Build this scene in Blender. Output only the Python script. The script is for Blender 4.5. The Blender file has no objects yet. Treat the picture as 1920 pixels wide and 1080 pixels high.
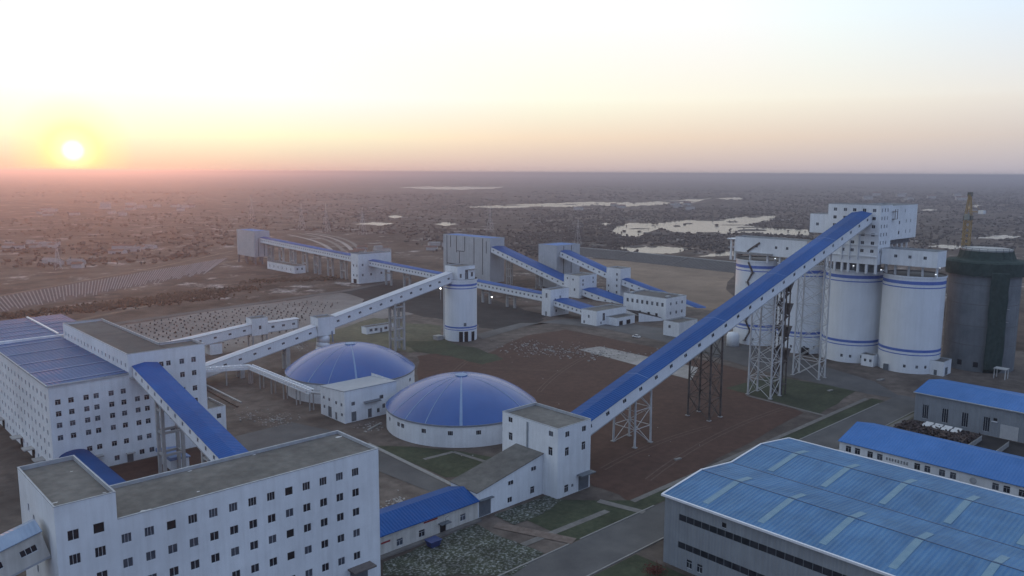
import bpy, bmesh, math, random
from mathutils import Vector, Matrix
R = math.radians
random.seed(7)
SC = bpy.context.scene
COL = SC.collection

# ---------------------------------------------------------------- camera
CAM_Z = 90.0
FPX, PITCH, ROLL, HEAD = 1511.4, R(8.161), R(0.312), R(46.75)
fw = Vector((math.cos(HEAD)*math.cos(PITCH), math.sin(HEAD)*math.cos(PITCH), -math.sin(PITCH)))
rt0 = Vector((math.sin(HEAD), -math.cos(HEAD), 0))
up0 = rt0.cross(fw)
rt = rt0*math.cos(ROLL) + up0*math.sin(ROLL)
up = up0*math.cos(ROLL) - rt0*math.sin(ROLL)
cam_data = bpy.data.cameras.new('camera')
cam_data.sensor_width = 36.0
cam_data.lens = 36.0*FPX/1920.0
cam_data.clip_start, cam_data.clip_end = 0.5, 120000
cam = bpy.data.objects.new('camera', cam_data)
COL.objects.link(cam)
m = Matrix((rt, up, -fw)).transposed().to_4x4()
m.translation = Vector((0, 0, CAM_Z))
cam.matrix_world = m
SC.camera = cam

def at(x, y, z=0.0):
    """photo pixel (1920 wide) -> point on the level plane z"""
    d = fw*FPX + rt*(x-960) - up*(y-540)
    t = (z-CAM_Z)/d.z
    return Vector((d.x*t, d.y*t, z))

# ---------------------------------------------------------------- sky and sun
SUN_AZ, SUN_EL = R(75.04), R(1.2)          # from +X towards +Y
SUNV = Vector((math.cos(SUN_AZ)*math.cos(SUN_EL), math.sin(SUN_AZ)*math.cos(SUN_EL), math.sin(SUN_EL)))
W = bpy.data.worlds.new('World'); SC.world = W; W.use_nodes = True
nt = W.node_tree; N = nt.nodes; L = nt.links; N.clear()
def _n(t, **kw):
    n = N.new(t)
    for k, v in kw.items(): setattr(n, k, v)
    return n
def vmath(op, a, b=None):
    n = _n('ShaderNodeVectorMath', operation=op)
    for i, v in enumerate((a, b)):
        if v is None: continue
        if isinstance(v, (tuple, Vector)): n.inputs[i].default_value = v
        else: L.new(v, n.inputs[i])
    return n
def smath(op, a, b=None, clamp=False):
    n = _n('ShaderNodeMath', operation=op, use_clamp=clamp)
    for i, v in enumerate((a, b)):
        if v is None: continue
        if isinstance(v, (int, float)): n.inputs[i].default_value = v
        else: L.new(v, n.inputs[i])
    return n.outputs[0]
def ramp(fac, stops, interp='EASE'):
    n = _n('ShaderNodeValToRGB'); cr = n.color_ramp; cr.interpolation = interp
    while len(cr.elements) > 1: cr.elements.remove(cr.elements[-1])
    for i, (p, c) in enumerate(stops):
        e = cr.elements[0] if i == 0 else cr.elements.new(p)
        e.position = p; e.color = (*c, 1)
    L.new(fac, n.inputs[0]); return n.outputs[0]
def mixc(fac, a, b, mode='MIX'):
    n = _n('ShaderNodeMix', data_type='RGBA', blend_type=mode); n.clamp_result = False
    if isinstance(fac, (int, float)): n.inputs[0].default_value = fac
    else: L.new(fac, n.inputs[0])
    for i, v in ((6, a), (7, b)):
        if isinstance(v, tuple): n.inputs[i].default_value = (*v, 1)
        else: L.new(v, n.inputs[i])
    return n.outputs[2]
sky = _n('ShaderNodeTexSky', sky_type='NISHITA', sun_disc=False, sun_elevation=SUN_EL, sun_rotation=math.pi/2-SUN_AZ,
         air_density=1.0, dust_density=1.0, ozone_density=3.0, altitude=0)
tc = _n('ShaderNodeTexCoord')
vdir = vmath('NORMALIZE', tc.outputs['Generated']).outputs[0]
sep = _n('ShaderNodeSeparateXYZ'); L.new(vdir, sep.inputs[0])
cosg = vmath('DOT_PRODUCT', vdir, SUNV).outputs['Value']
gam = smath('DIVIDE', smath('ARCCOSINE', cosg), math.pi)            # 0 at the sun, 1 opposite
el = smath('DIVIDE', smath('ARCSINE', sep.outputs[2]), math.pi/2, clamp=True)   # 0 horizon, 1 zenith
g = 1/180
hor = ramp(gam, [(0, (1.0, .66, .45)), (14*g, (.76, .54, .47)), (30*g, (.66, .51, .48)), (62*g, (.48, .46, .52)), (120*g, (.36, .40, .55)), (1, (.36, .42, .60))], 'B_SPLINE')
low = ramp(gam, [(0, (1.35, 1.15, .74)), (14*g, (1.08, .95, .68)), (30*g, (.97, .75, .56)), (62*g, (.65, .585, .55)), (120*g, (.42, .47, .62)), (1, (.40, .48, .68))], 'B_SPLINE')
mid = ramp(gam, [(0, (1.5, 1.46, 1.05)), (14*g, (1.25, 1.23, 1.02)), (30*g, (1.06, 1.01, .80)), (62*g, (.86, .80, .73)), (120*g, (.46, .53, .72)), (1, (.42, .53, .78))], 'B_SPLINE')
upp = ramp(gam, [(0, (1.5, 1.5, 1.4)), (14*g, (1.4, 1.4, 1.35)), (30*g, (1.22, 1.23, 1.2)), (62*g, (.70, .84, .95)), (120*g, (.45, .60, .92)), (1, (.42, .58, .95))], 'B_SPLINE')
def elfac(a_, b_): return smath('SMOOTHSTEP' if False else 'MULTIPLY', smath('SUBTRACT', el, a_/90), 90/(b_-a_), clamp=True)
grad = mixc(elfac(4.6, 10.0), mixc(elfac(2.4, 5.0), mixc(elfac(.3, 2.4), hor, low), mid), upp)
# the low sun itself, swollen by the dusty air, and its yellow ring
ringf = ramp(gam, [(0, (1, 1, 1)), (1.2*g, (.62, .62, .62)), (2.2*g, (.26, .26, .26)), (3.6*g, (0, 0, 0))])
coref = ramp(gam, [(0, (1, 1, 1)), (.1*g, (1, 1, 1)), (.85*g, (0, 0, 0))])
tot = mixc(coref, mixc(ringf, grad, (1.15, 1.08, .36)), (2.6, 2.5, 2.2))
tot = mixc(1.0, tot, mixc(1.0, sky.outputs[0], (.012, .012, .014), 'MULTIPLY'), 'ADD')
bg = N.new('ShaderNodeBackground'); bg.inputs['Strength'].default_value = 1.0
out = N.new('ShaderNodeOutputWorld')
L.new(tot, bg.inputs[0]); L.new(bg.outputs[0], out.inputs[0])
sun_l = bpy.data.lights.new('sun', 'SUN'); sun_l.energy = .8; sun_l.angle = R(0.6); sun_l.color = (1.0, 0.36, 0.14)
sun = bpy.data.objects.new('sun', sun_l); COL.objects.link(sun)
sun.rotation_mode = 'QUATERNION'
sun.rotation_quaternion = SUNV.to_track_quat('Z', 'Y')
VS = SC.view_settings
VS.view_transform = 'Standard'; VS.look = 'None'; VS.gamma = 1.0; VS.exposure = 0.0; VS.use_curve_mapping = False
SC.cycles.volume_bounces = 0; SC.cycles.max_bounces = 6
SC.cycles.use_denoising = True

# ---------------------------------------------------------------- materials
MATS = {}
def material(name, c1, c2=None, scale=0.3, rough=0.85, bump=0.0, stripe=None, streak=0.0, coat=0.0, metal=0.0, stain=0.0, spec=0.3, bricks=None, lo=0.35, hi=0.65, detail=8, aniso=None):
    """procedural surface: two tones mixed by noise, optional larger stains, vertical streaks, ribs (stripe = axis, period, depth)"""
    if name in MATS: return MATS[name]
    mt = bpy.data.materials.new(name); mt.use_nodes = True; MATS[name] = mt
    t = mt.node_tree; nd = t.nodes; lk = t.links
    b = nd['Principled BSDF']
    b.inputs['Roughness'].default_value = rough; b.inputs['Metallic'].default_value = metal
    b.inputs['Specular IOR Level'].default_value = spec
    tcn = nd.new('ShaderNodeTexCoord'); geo = nd.new('ShaderNodeNewGeometry')
    pos = geo.outputs['Position']
    def noise(sc, det=detail, vec=pos, rgh=0.6):
        n = nd.new('ShaderNodeTexNoise'); n.inputs['Scale'].default_value = sc; n.inputs['Detail'].default_value = det
        n.inputs['Roughness'].default_value = rgh; lk.new(vec, n.inputs['Vector']); return n.outputs[0]
    def rmp(f, a, b_, p0, p1):
        n = nd.new('ShaderNodeValToRGB'); e = n.color_ramp.elements
        e[0].position, e[1].position = p0, p1; e[0].color = (*a, 1); e[1].color = (*b_, 1); lk.new(f, n.inputs[0]); return n.outputs[0]
    def mx(f, a, b_, mode='MIX'):
        n = nd.new('ShaderNodeMix'); n.data_type = 'RGBA'; n.blend_type = mode
        if isinstance(f, float): n.inputs[0].default_value = f
        else: lk.new(f, n.inputs[0])
        lk.new(a, n.inputs[6]); lk.new(b_, n.inputs[7]); return n.outputs[2]
    bvec = pos
    if aniso:
        am = nd.new('ShaderNodeMapping'); am.inputs['Scale'].default_value = aniso; lk.new(pos, am.inputs[0]); bvec = am.outputs[0]
    c2 = c2 or tuple(min(1, x*1.25) for x in c1)
    col = rmp(noise(scale, detail, bvec), c1, c2, lo, hi)
    if stain:
        col = mx(stain, col, mx(1.0, col, rmp(noise(scale*0.13, 5), (.45, .43, .42), (1.15, 1.13, 1.1), .38, .62), 'MULTIPLY'))
    if streak:
        mp = nd.new('ShaderNodeMapping'); mp.inputs['Scale'].default_value = (1, 1, 0.06); lk.new(pos, mp.inputs[0])
        col = mx(streak, col, mx(1.0, col, rmp(noise(0.9, 4, mp.outputs[0]), (.62, .60, .58), (1.08, 1.08, 1.08), .34, .6), 'MULTIPLY'))
    hsrc = None
    if stripe:
        ax, per, dep = stripe
        s = nd.new('ShaderNodeSeparateXYZ'); lk.new(pos, s.inputs[0])
        m1 = nd.new('ShaderNodeMath'); m1.operation = 'MULTIPLY'; m1.inputs[1].default_value = 2*math.pi/per
        if ax == 'XY':
            ad = nd.new('ShaderNodeMath'); lk.new(s.outputs[0], ad.inputs[0]); lk.new(s.outputs[1], ad.inputs[1]); lk.new(ad.outputs[0], m1.inputs[0])
        else: lk.new(s.outputs['XYZ'.index(ax)], m1.inputs[0])
        sn = nd.new('ShaderNodeMath'); sn.operation = 'SINE'; lk.new(m1.outputs[0], sn.inputs[0])
        hsrc = (sn.outputs[0], dep)
    if bricks:
        br = nd.new('ShaderNodeTexBrick'); br.inputs['Scale'].default_value = bricks; br.inputs['Mortar Size'].default_value = .03
        br.inputs['Color1'].default_value = (1, 1, 1, 1); br.inputs['Color2'].default_value = (.75, .75, .75, 1); br.inputs['Mortar'].default_value = (.5, .5, .5, 1)
        lk.new(pos, br.inputs['Vector']); col = mx(1.0, col, br.outputs[0], 'MULTIPLY')
    lk.new(col, b.inputs['Base Color'])
    prev = None
    if bump:
        bp = nd.new('ShaderNodeBump'); bp.inputs['Strength'].default_value = 0.6; bp.inputs['Distance'].default_value = bump
        lk.new(noise(scale*4, 4), bp.inputs['Height']); prev = bp
    if hsrc:
        bp = nd.new('ShaderNodeBump'); bp.inputs['Strength'].default_value = 0.8; bp.inputs['Distance'].default_value = hsrc[1]
        lk.new(hsrc[0], bp.inputs['Height'])
        if prev: lk.new(prev.outputs[0], bp.inputs['Normal'])
        prev = bp
    if prev: lk.new(prev.outputs[0], b.inputs['Normal'])
    if coat: b.inputs['Coat Weight'].default_value = coat; b.inputs['Coat Roughness'].default_value = .25
    return mt
def emitter(name, c, s):
    mt = bpy.data.materials.new(name); mt.use_nodes = True; b = mt.node_tree.nodes['Principled BSDF']
    b.inputs['Emission Color'].default_value = (*c, 1); b.inputs['Emission Strength'].default_value = s; return mt
WHITE = material('white_render', (.65, .67, .69), (.70, .72, .74), .3, .8, streak=.2, stain=.22, bump=.01)
WHITE2 = material('white_cladding', (.62, .64, .66), (.67, .69, .71), .2, .7, streak=.10, stripe=('XY', .9, .015))
SILOW = material('silo_paint', (.64, .66, .68), (.69, .71, .735), .12, .7, streak=.14, stain=.12)
PANEL = material('grey_panel', (.36, .38, .40), (.42, .44, .46), .15, .55, streak=.3, stripe=('XY', 1.0, .03))
GWALL = material('slate_cladding', (.20, .215, .235), (.23, .25, .27), .2, .6, streak=.25, stripe=('XY', .8, .04))
BLUE = material('blue_sheet_roof', (.006, .064, .235), (.010, .078, .27), .2, .6, spec=.12, stripe=('Y', .9, .04), stain=.4)
BLUEX = material('blue_sheet_ribs_across', (.006, .064, .235), (.010, .078, .27), .15, .6, spec=.12, stripe=('X', .9, .05), stain=.45)
BLUEW = material('faded_blue_sheet', (.042, .130, .275), (.078, .188, .335), .9, .6, spec=.25, aniso=(.05, 1, 1), lo=.3, hi=.7, stripe=('Y', .95, .06), stain=.35)
BLUEO = material('blue_sheet_ribs_y', (.036, .135, .36), (.048, .155, .40), .2, .6, spec=.2, stripe=('Y', .9, .05), stain=.25)
BLUEL = material('dusty_blue_roof', (.026, .078, .195), (.040, .100, .225), .1, .6, spec=.2, stripe=('X', 1.2, .03), stain=.4)
DOMEB = material('dome_blue_sheet', (.004, .066, .265), (.009, .080, .295), .12, .27, stain=.3, spec=.55)
BAND = material('band_blue', (.07, .13, .40), (.10, .17, .45), .5, .7)
RIBP = material('pale_skylight', (.13, .21, .35), (.17, .25, .38), .8, .5)
SKYL = material('yellowed_skylight', (.105, .20, .28), (.14, .235, .30), .5, .5)
FELT = material('roof_felt', (.105, .102, .096), (.15, .145, .135), .5, .95, stain=.45, bump=.02)
FELT2 = material('roof_felt_dark', (.085, .084, .084), (.115, .112, .11), .3, .95, stain=.5, bump=.02)
COPE = material('coping', (.28, .295, .31), (.36, .375, .39), .6, .8)
FRAME = material('window_frame', (.50, .52, .55), (.56, .58, .60), 2, .5)
GLASS = material('window_glass', (.012, .015, .022), (.03, .035, .045), .4, .15, spec=.5)
DARK = material('dark_opening', (.012, .012, .014), (.02, .02, .022), 1, .9)
DOORM = material('grey_door', (.10, .115, .13), (.13, .145, .16), 1, .6, stripe=('Z', .3, .02))
DOORB = material('blue_grey_door', (.16, .19, .24), (.19, .22, .28), 1, .6)
STEEL = material('white_painted_steel', (.42, .42, .42), (.52, .52, .52), .8, .6, stain=.3)
RUST = material('rust_stained_steel', (.045, .038, .035), (.12, .10, .09), .6, .8)
CONC = material('raw_concrete', (.145, .160, .174), (.20, .214, .226), .18, 1.0, spec=.05, streak=.25, stain=.3, bump=.03)
CONCL = material('pale_concrete', (.30, .30, .295), (.38, .375, .365), .3, .9, stain=.3)
NET = material('dark_green_net', (.014, .030, .027), (.034, .056, .050), .6, .95, bump=.15)
YEL = material('crane_yellow', (.27, .19, .08), (.33, .23, .11), .8, .6)
ASPH = material('asphalt', (.078, .077, .079), (.112, .109, .108), .12, .9, stain=.5, bump=.01)
PAVE = material('pavement', (.125, .118, .11), (.18, .17, .158), .5, .9, stain=.3)
KERB = material('kerb_stone', (.19, .182, .172), (.25, .24, .225), .7, .9)
SOIL = material('brown_soil', (.060, .033, .025), (.088, .049, .037), .35, 1, stain=.25, bump=.08)
SOIL2 = material('pale_soil', (.13, .095, .072), (.20, .15, .115), .25, 1, stain=.5, bump=.05)
YARD = material('yard_earth', (.075, .060, .052), (.135, .112, .098), .2, 1, stain=.7, bump=.05)
COAL = material('coal_dust_ground', (.020, .019, .020), (.040, .037, .038), .1, 1, stain=.5, bump=.05)
GRASS = material('winter_grass', (.034, .043, .025), (.056, .064, .038), .6, 1, stain=.5, bump=.1)
GRASSD = material('dry_grass', (.085, .085, .055), (.13, .125, .085), .3, 1, stain=.5, bump=.1)
FROST = material('frosted_grass', (.040, .047, .030), (.44, .46, .475), 1.5, 1, bump=.1, lo=.48, hi=.84, detail=14, stain=.7)
RUBBLE = material('pale_rubble_ground', (.07, .045, .036), (.42, .40, .39), .55, 1, bump=.12, lo=.5, hi=.66)
PALE = material('pale_ground', (.24, .225, .21), (.33, .31, .295), .2, 1, stain=.4)
STONE = material('stone_revetment', (.05, .047, .045), (.105, .10, .095), .5, 1, bump=.3)
SCRAP = material('scrap_metal', (.022, .018, .018), (.10, .07, .062), 1.5, .7)
REDL = material('red_leaves', (.075, .018, .014), (.12, .035, .028), 2, .9)
RED = material('red_cloth', (.22, .035, .04), (.26, .05, .05), 2, .9)
BARK = material('bark', (.05, .04, .034), (.075, .06, .05), 3, 1)
TWIG = material('bare_crown', (.045, .04, .037), (.075, .066, .06), .05, 1)
CARW = material('white_car_paint', (.6, .6, .6), (.62, .62, .62), 1, .3, coat=.5)
TYRE = material('tyre', (.02, .02, .02), (.03, .03, .03), 3, .9)
BIN = material('bin_blue', (.022, .04, .12), (.032, .052, .15), 2, .6)
HOUSE = material('far_house_wall', (.34, .33, .32), (.44, .43, .42), .05, .9)
LAMPM = emitter('lamp_glow', (1, .95, .85), 12)

# ---------------------------------------------------------------- mesh helpers
ORG = {}
def thing(name, label, cat, loc, group=None, kind=None):
    o = bpy.data.objects.new(name, None); COL.objects.link(o); o.location = loc
    o['label'] = label; o['category'] = cat
    if group: o['group'] = group
    ORG[o.name] = Vector(loc); return o
def tag(o, label, cat, group=None):
    o['label'] = label; o['category'] = cat
    if group: o['group'] = group
    return o
class MB:
    def __init__(s): s.v = []; s.f = []
    def poly(s, pts):
        n = len(s.v); s.v += [tuple(p) for p in pts]; s.f.append(tuple(range(n, n+len(pts))))
    def box(s, x0, x1, y0, y1, z0, z1):
        s.hexa([(x0, y0, z0), (x1, y0, z0), (x1, y1, z0), (x0, y1, z0), (x0, y0, z1), (x1, y0, z1), (x1, y1, z1), (x0, y1, z1)])
    def hexa(s, p):
        n = len(s.v); s.v += [tuple(q) for q in p]
        s.f += [tuple(n+i for i in q) for q in ((3, 2, 1, 0), (0, 1, 5, 4), (1, 2, 6, 5), (2, 3, 7, 6), (3, 0, 4, 7), (4, 5, 6, 7))]
    def obox(s, O, U, Vv, Wv, u0, u1, v0, v1, w0, w1):
        O = Vector(O)
        s.hexa([O+U*a+Vv*b+Wv*c for c in (w0, w1) for a, b in ((u0, v0), (u1, v0), (u1, v1), (u0, v1))])
    def prism(s, pts, z0, z1, cap=True):
        n = len(s.v); k = len(pts)
        s.v += [(p[0], p[1], z0) for p in pts]+[(p[0], p[1], z1) for p in pts]
        for i in range(k): j = (i+1) % k; s.f.append((n+i, n+j, n+k+j, n+k+i))
        if cap: s.f.append(tuple(range(n+k, n+2*k))); s.f.append(tuple(reversed(range(n, n+k))))
    def tube(s, p0, p1, r0, r1=None, n=6):
        p0, p1 = Vector(p0), Vector(p1); r1 = r0 if r1 is None else r1
        d = (p1-p0).normalized(); a = d.orthogonal().normalized(); b = d.cross(a); k = len(s.v)
        for p, r in ((p0, r0), (p1, r1)):
            for i in range(n):
                t = 2*math.pi*i/n; s.v.append(tuple(p+a*(r*math.cos(t))+b*(r*math.sin(t))))
        for i in range(n): j = (i+1) % n; s.f.append((k+i, k+j, k+n+j, k+n+i))
        s.f.append(tuple(reversed(range(k, k+n)))); s.f.append(tuple(range(k+n, k+2*n)))
    def lathe(s, cx, cy, prof, n=64, a0=0.0, a1=2*math.pi):
        k = len(s.v); full = abs(a1-a0-2*math.pi) < 1e-6; m_ = n if full else n+1
        for r, z in prof:
            for i in range(m_):
                t = a0+(a1-a0)*i/n; s.v.append((cx+r*math.cos(t), cy+r*math.sin(t), z))
        for q in range(len(prof)-1):
            for i in range(n):
                j = (i+1) % m_; s.f.append((k+q*m_+i, k+q*m_+j, k+(q+1)*m_+j, k+(q+1)*m_+i))
    def wallplane(s, O, U, V, Nn, ln, ht, ops, depth=0.25, base=None):
        """upright sheet with real openings and reveals. ops: (u centre, v bottom, w, h)"""
        us = sorted({0.0, ln, *[round(o[0]-o[2]/2, 4) for o in ops], *[round(o[0]+o[2]/2, 4) for o in ops]})
        vs = sorted({0.0, ht, *[round(o[1], 4) for o in ops], *[round(o[1]+o[3], 4) for o in ops]})
        O = Vector(O); n0 = len(s.v)
        for v in vs:
            for u in us: s.v.append(tuple(O+U*u+V*v))
        w = len(us)
        for j in range(len(vs)-1):
            for i in range(w-1):
                cu, cv = (us[i]+us[i+1])/2, (vs[j]+vs[j+1])/2
                if any(abs(cu-o[0]) < o[2]/2 and o[1] < cv < o[1]+o[3] for o in ops): continue
                s.f.append((n0+j*w+i, n0+j*w+i+1, n0+(j+1)*w+i+1, n0+(j+1)*w+i))
        for o in ops:
            a, b = o[0]-o[2]/2, o[0]+o[2]/2; c, d = o[1], o[1]+o[3]
            q = [O+U*a+V*c, O+U*b+V*c, O+U*b+V*d, O+U*a+V*d]
            for i in range(4):
                j = (i+1) % 4; s.poly([q[i], q[i]-Nn*depth, q[j]-Nn*depth, q[j]])
    def build(s, name, mat, parent=None, smooth=False):
        org = ORG.get(parent.name, Vector()) if parent else Vector()
        me = bpy.data.meshes.new(name); me.from_pydata([(x-org.x, y-org.y, z-org.z) for x, y, z in s.v], [], s.f)
        me.materials.append(mat)
        if smooth:
            for p in me.polygons: p.use_smooth = True
        o = bpy.data.objects.new(name, me); COL.objects.link(o)
        if parent: o.parent = parent
        ORG[o.name] = org; return o
    def top(s, name, mat, label, cat, group=None, smooth=False):
        """a thing that is a single mesh, origin at its base"""
        c = Vector((sum(p[0] for p in s.v)/len(s.v), sum(p[1] for p in s.v)/len(s.v), min(p[2] for p in s.v)))
        me = bpy.data.meshes.new(name); me.from_pydata([(x-c.x, y-c.y, z-c.z) for x, y, z in s.v], [], s.f); me.materials.append(mat)
        if smooth:
            for p in me.polygons: p.use_smooth = True
        o = bpy.data.objects.new(name, me); COL.objects.link(o); o.location = c; ORG[o.name] = c
        return tag(o, label, cat, group)
def struct(name, mat, mb, kind='structure'):
    o = mb.build(name, mat); o['kind'] = kind; return o
def box_part(name, mat, parent, *b):
    mb = MB(); mb.box(*b); return mb.build(name, mat, parent)
_cyl = {}
def bar(parent, name, p0, p1, r, mat, sides=6, square=False):
    """a straight member: copies of one unit mesh, placed by matrix"""
    key = (mat.name, sides, square)
    if key not in _cyl:
        mb = MB()
        if square: mb.box(-1, 1, -1, 1, 0, 1)
        else: mb.tube((0, 0, 0), (0, 0, 1), 1, n=sides)
        me = bpy.data.meshes.new('member'); me.from_pydata(mb.v, [], mb.f); me.materials.append(mat); _cyl[key] = me
    o = bpy.data.objects.new(name, _cyl[key]); COL.objects.link(o); o.parent = parent
    p0, p1 = Vector(p0), Vector(p1); d = p1-p0; org = ORG.get(parent.name, Vector()) if parent else Vector()
    z = d.normalized(); x = Vector((-z.y, z.x, 0)) if abs(z.z) < .99 else Vector((1, 0, 0)); x.normalize(); y = z.cross(x)
    mtx = Matrix((x*r, y*r, d)).transposed().to_4x4(); mtx.translation = p0-org
    o.matrix_local = mtx; ORG[o.name] = org; return o
_win = {}; _wr = random.Random(4)
GLASS2 = material('reflection_tone_glass', (.045, .055, .075), (.075, .085, .105), .5, .3, spec=.5)  # paler base colour imitates panes of differing reflectivity
def win_mesh(w, h, style):
    key = (round(w, 2), round(h, 2), style)
    if key in _win: return _win[key]
    f = MB(); t = 0.045*min(1.6, max(.6, w/1.9)); y0, y1 = -.20, -.07
    f.box(-w/2, -w/2+t, y0, y1, 0, h); f.box(w/2-t, w/2, y0, y1, 0, h)
    f.box(-w/2+t, w/2-t, y0, y1, 0, t); f.box(-w/2+t, w/2-t, y0, y1, h-t, h)
    if style == 3:
        for q in (-.17, .17): f.box(q*w-t*.6, q*w+t*.6, y0+.02, y1-.02, t, h-t)
    elif style == 2:
        f.box(-t*.8, t*.8, y0+.02, y1-.02, t, h-t)
    elif style == 4:
        f.box(-t*.8, t*.8, y0+.02, y1-.02, t, h*.68); f.box(-w/2+t, w/2-t, y0+.02, y1-.02, h*.68, h*.68+t)
    me = bpy.data.meshes.new('window'); me.from_pydata(f.v, [], f.f); me.materials.append(FRAME)
    g_ = bpy.data.meshes.new('pane'); g_.from_pydata([(-w/2+.02, -.16, .02), (w/2-.02, -.16, .02), (w/2-.02, -.16, h-.02), (-w/2+.02, -.16, h-.02)], [], [(0, 1, 2, 3)])
    g_.materials.append(DARK if style == 1 else GLASS); _win[key] = (me, g_); return _win[key]
def window(parent, P, U, V, Nn, w, h, style=2):
    me, g_ = win_mesh(w, h, style)
    o = bpy.data.objects.new('window', me); COL.objects.link(o); o.parent = parent
    org = ORG.get(parent.name, Vector())
    mtx = Matrix((U, Nn, V)).transposed().to_4x4()
    if mtx.determinant() < 0: mtx = Matrix((-U, Nn, V)).transposed().to_4x4()
    mtx.translation = Vector(P)-org; o.matrix_local = mtx
    if style != 1 and _wr.random() < .3:
        key = ('lit', g_.name)  # key for the panes with reflection put into their colour; they don't glow
        if key not in _win: g2 = g_.copy(); g2.materials[0] = GLASS2; _win[key] = g2
        g_ = _win[key]
    p = bpy.data.objects.new('pane', g_); COL.objects.link(p); p.parent = o
    return o
ZUP = Vector((0, 0, 1))
def wall(root, a, b, z0, z1, ops=(), mat=None, name='wall', glaze=True):
    """wall from a to b with the outside on the right hand; ops: (s, z, w, h, style)"""
    a, b = Vector((a[0], a[1], z0)), Vector((b[0], b[1], z0)); U = (b-a); ln = U.length; U.normalize(); Nn = Vector((U.y, -U.x, 0))
    ops = [o for o in ops if o[0]-o[2]/2 > .05 and o[0]+o[2]/2 < ln-.05]
    mb = MB(); mb.wallplane(a, U, ZUP, Nn, ln, z1-z0, [(o[0], o[1]-z0, o[2], o[3]) for o in ops])
    w_ = mb.build(name, mat or WHITE, root)
    if glaze:
        for o in ops:
            st = o[4] if len(o) > 4 else 2
            if st == 'door':
                d = MB(); P = a+U*o[0]+ZUP*(o[1]-z0)
                d.obox(P, U, Nn, ZUP, -o[2]/2, o[2]/2, -.22, -.12, 0, o[3]); d.build('door', DOORM, root)
            else: window(root, a+U*o[0]+ZUP*(o[1]-z0), U, ZUP, Nn, o[2], o[3], st)
    return w_
def grid(cols, rows, w, h, styles=(2,), seed=1, skip=()):
    rnd = random.Random(seed)
    return [(c, r-h/2, w, h, rnd.choice(styles)) for i, r in enumerate(rows) for j, c in enumerate(cols) if (i, j) not in skip]
def flat_building(name, label, cat, x0, x1, y0, y1, z1, z0=0.0, S=(), Wn=(), wallm=None, roofm=None, par=.7, root=None, group=None, cope=True):
    """rectangular block; S = openings of the -Y wall measured in world X, Wn = openings of the -X wall measured in world Y"""
    r = root or thing(name, label, cat, ((x0+x1)/2, (y0+y1)/2, z0), group)
    wm = wallm or WHITE
    wall(r, (x0, y0), (x1, y0), z0, z1, [(o[0]-x0, *o[1:]) for o in S], wm)
    wall(r, (x1, y0), (x1, y1), z0, z1, (), wm)
    wall(r, (x1, y1), (x0, y1), z0, z1, (), wm)
    wall(r, (x0, y1), (x0, y0), z0, z1, [(y1-o[0], *o[1:]) for o in Wn], wm)
    t = .24; mb = MB(); zr = z1-par
    mb.poly([(x0+t, y0+t, zr), (x1-t, y0+t, zr), (x1-t, y1-t, zr), (x0+t, y1-t, zr)]); mb.build('roof', roofm or FELT, r)
    mb = MB()
    for a, b, c, d in ((x0-.06, x1+.06, y0-.06, y0+t), (x0-.06, x1+.06, y1-t, y1+.06), (x0-.06, x0+t, y0+t, y1-t), (x1-t, x1+.06, y0+t, y1-t)):
        mb.box(a, b, c, d, z1, z1+.12)
    O_ = [(x0+t, y0+t), (x0+t, y1-t), (x1-t, y1-t), (x1-t, y0+t)]
    for i in range(4):
        j = (i+1) % 4; mb.poly([(*O_[i], zr), (*O_[j], zr), (*O_[j], z1), (*O_[i], z1)])
    if cope: mb.build('parapet', COPE, r)
    if z0 > 0.5:
        mb = MB(); mb.poly([(x0, y1, z0), (x1, y1, z0), (x1, y0, z0), (x0, y0, z0)]); mb.build('underside', wm, r)
    return r
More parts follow.
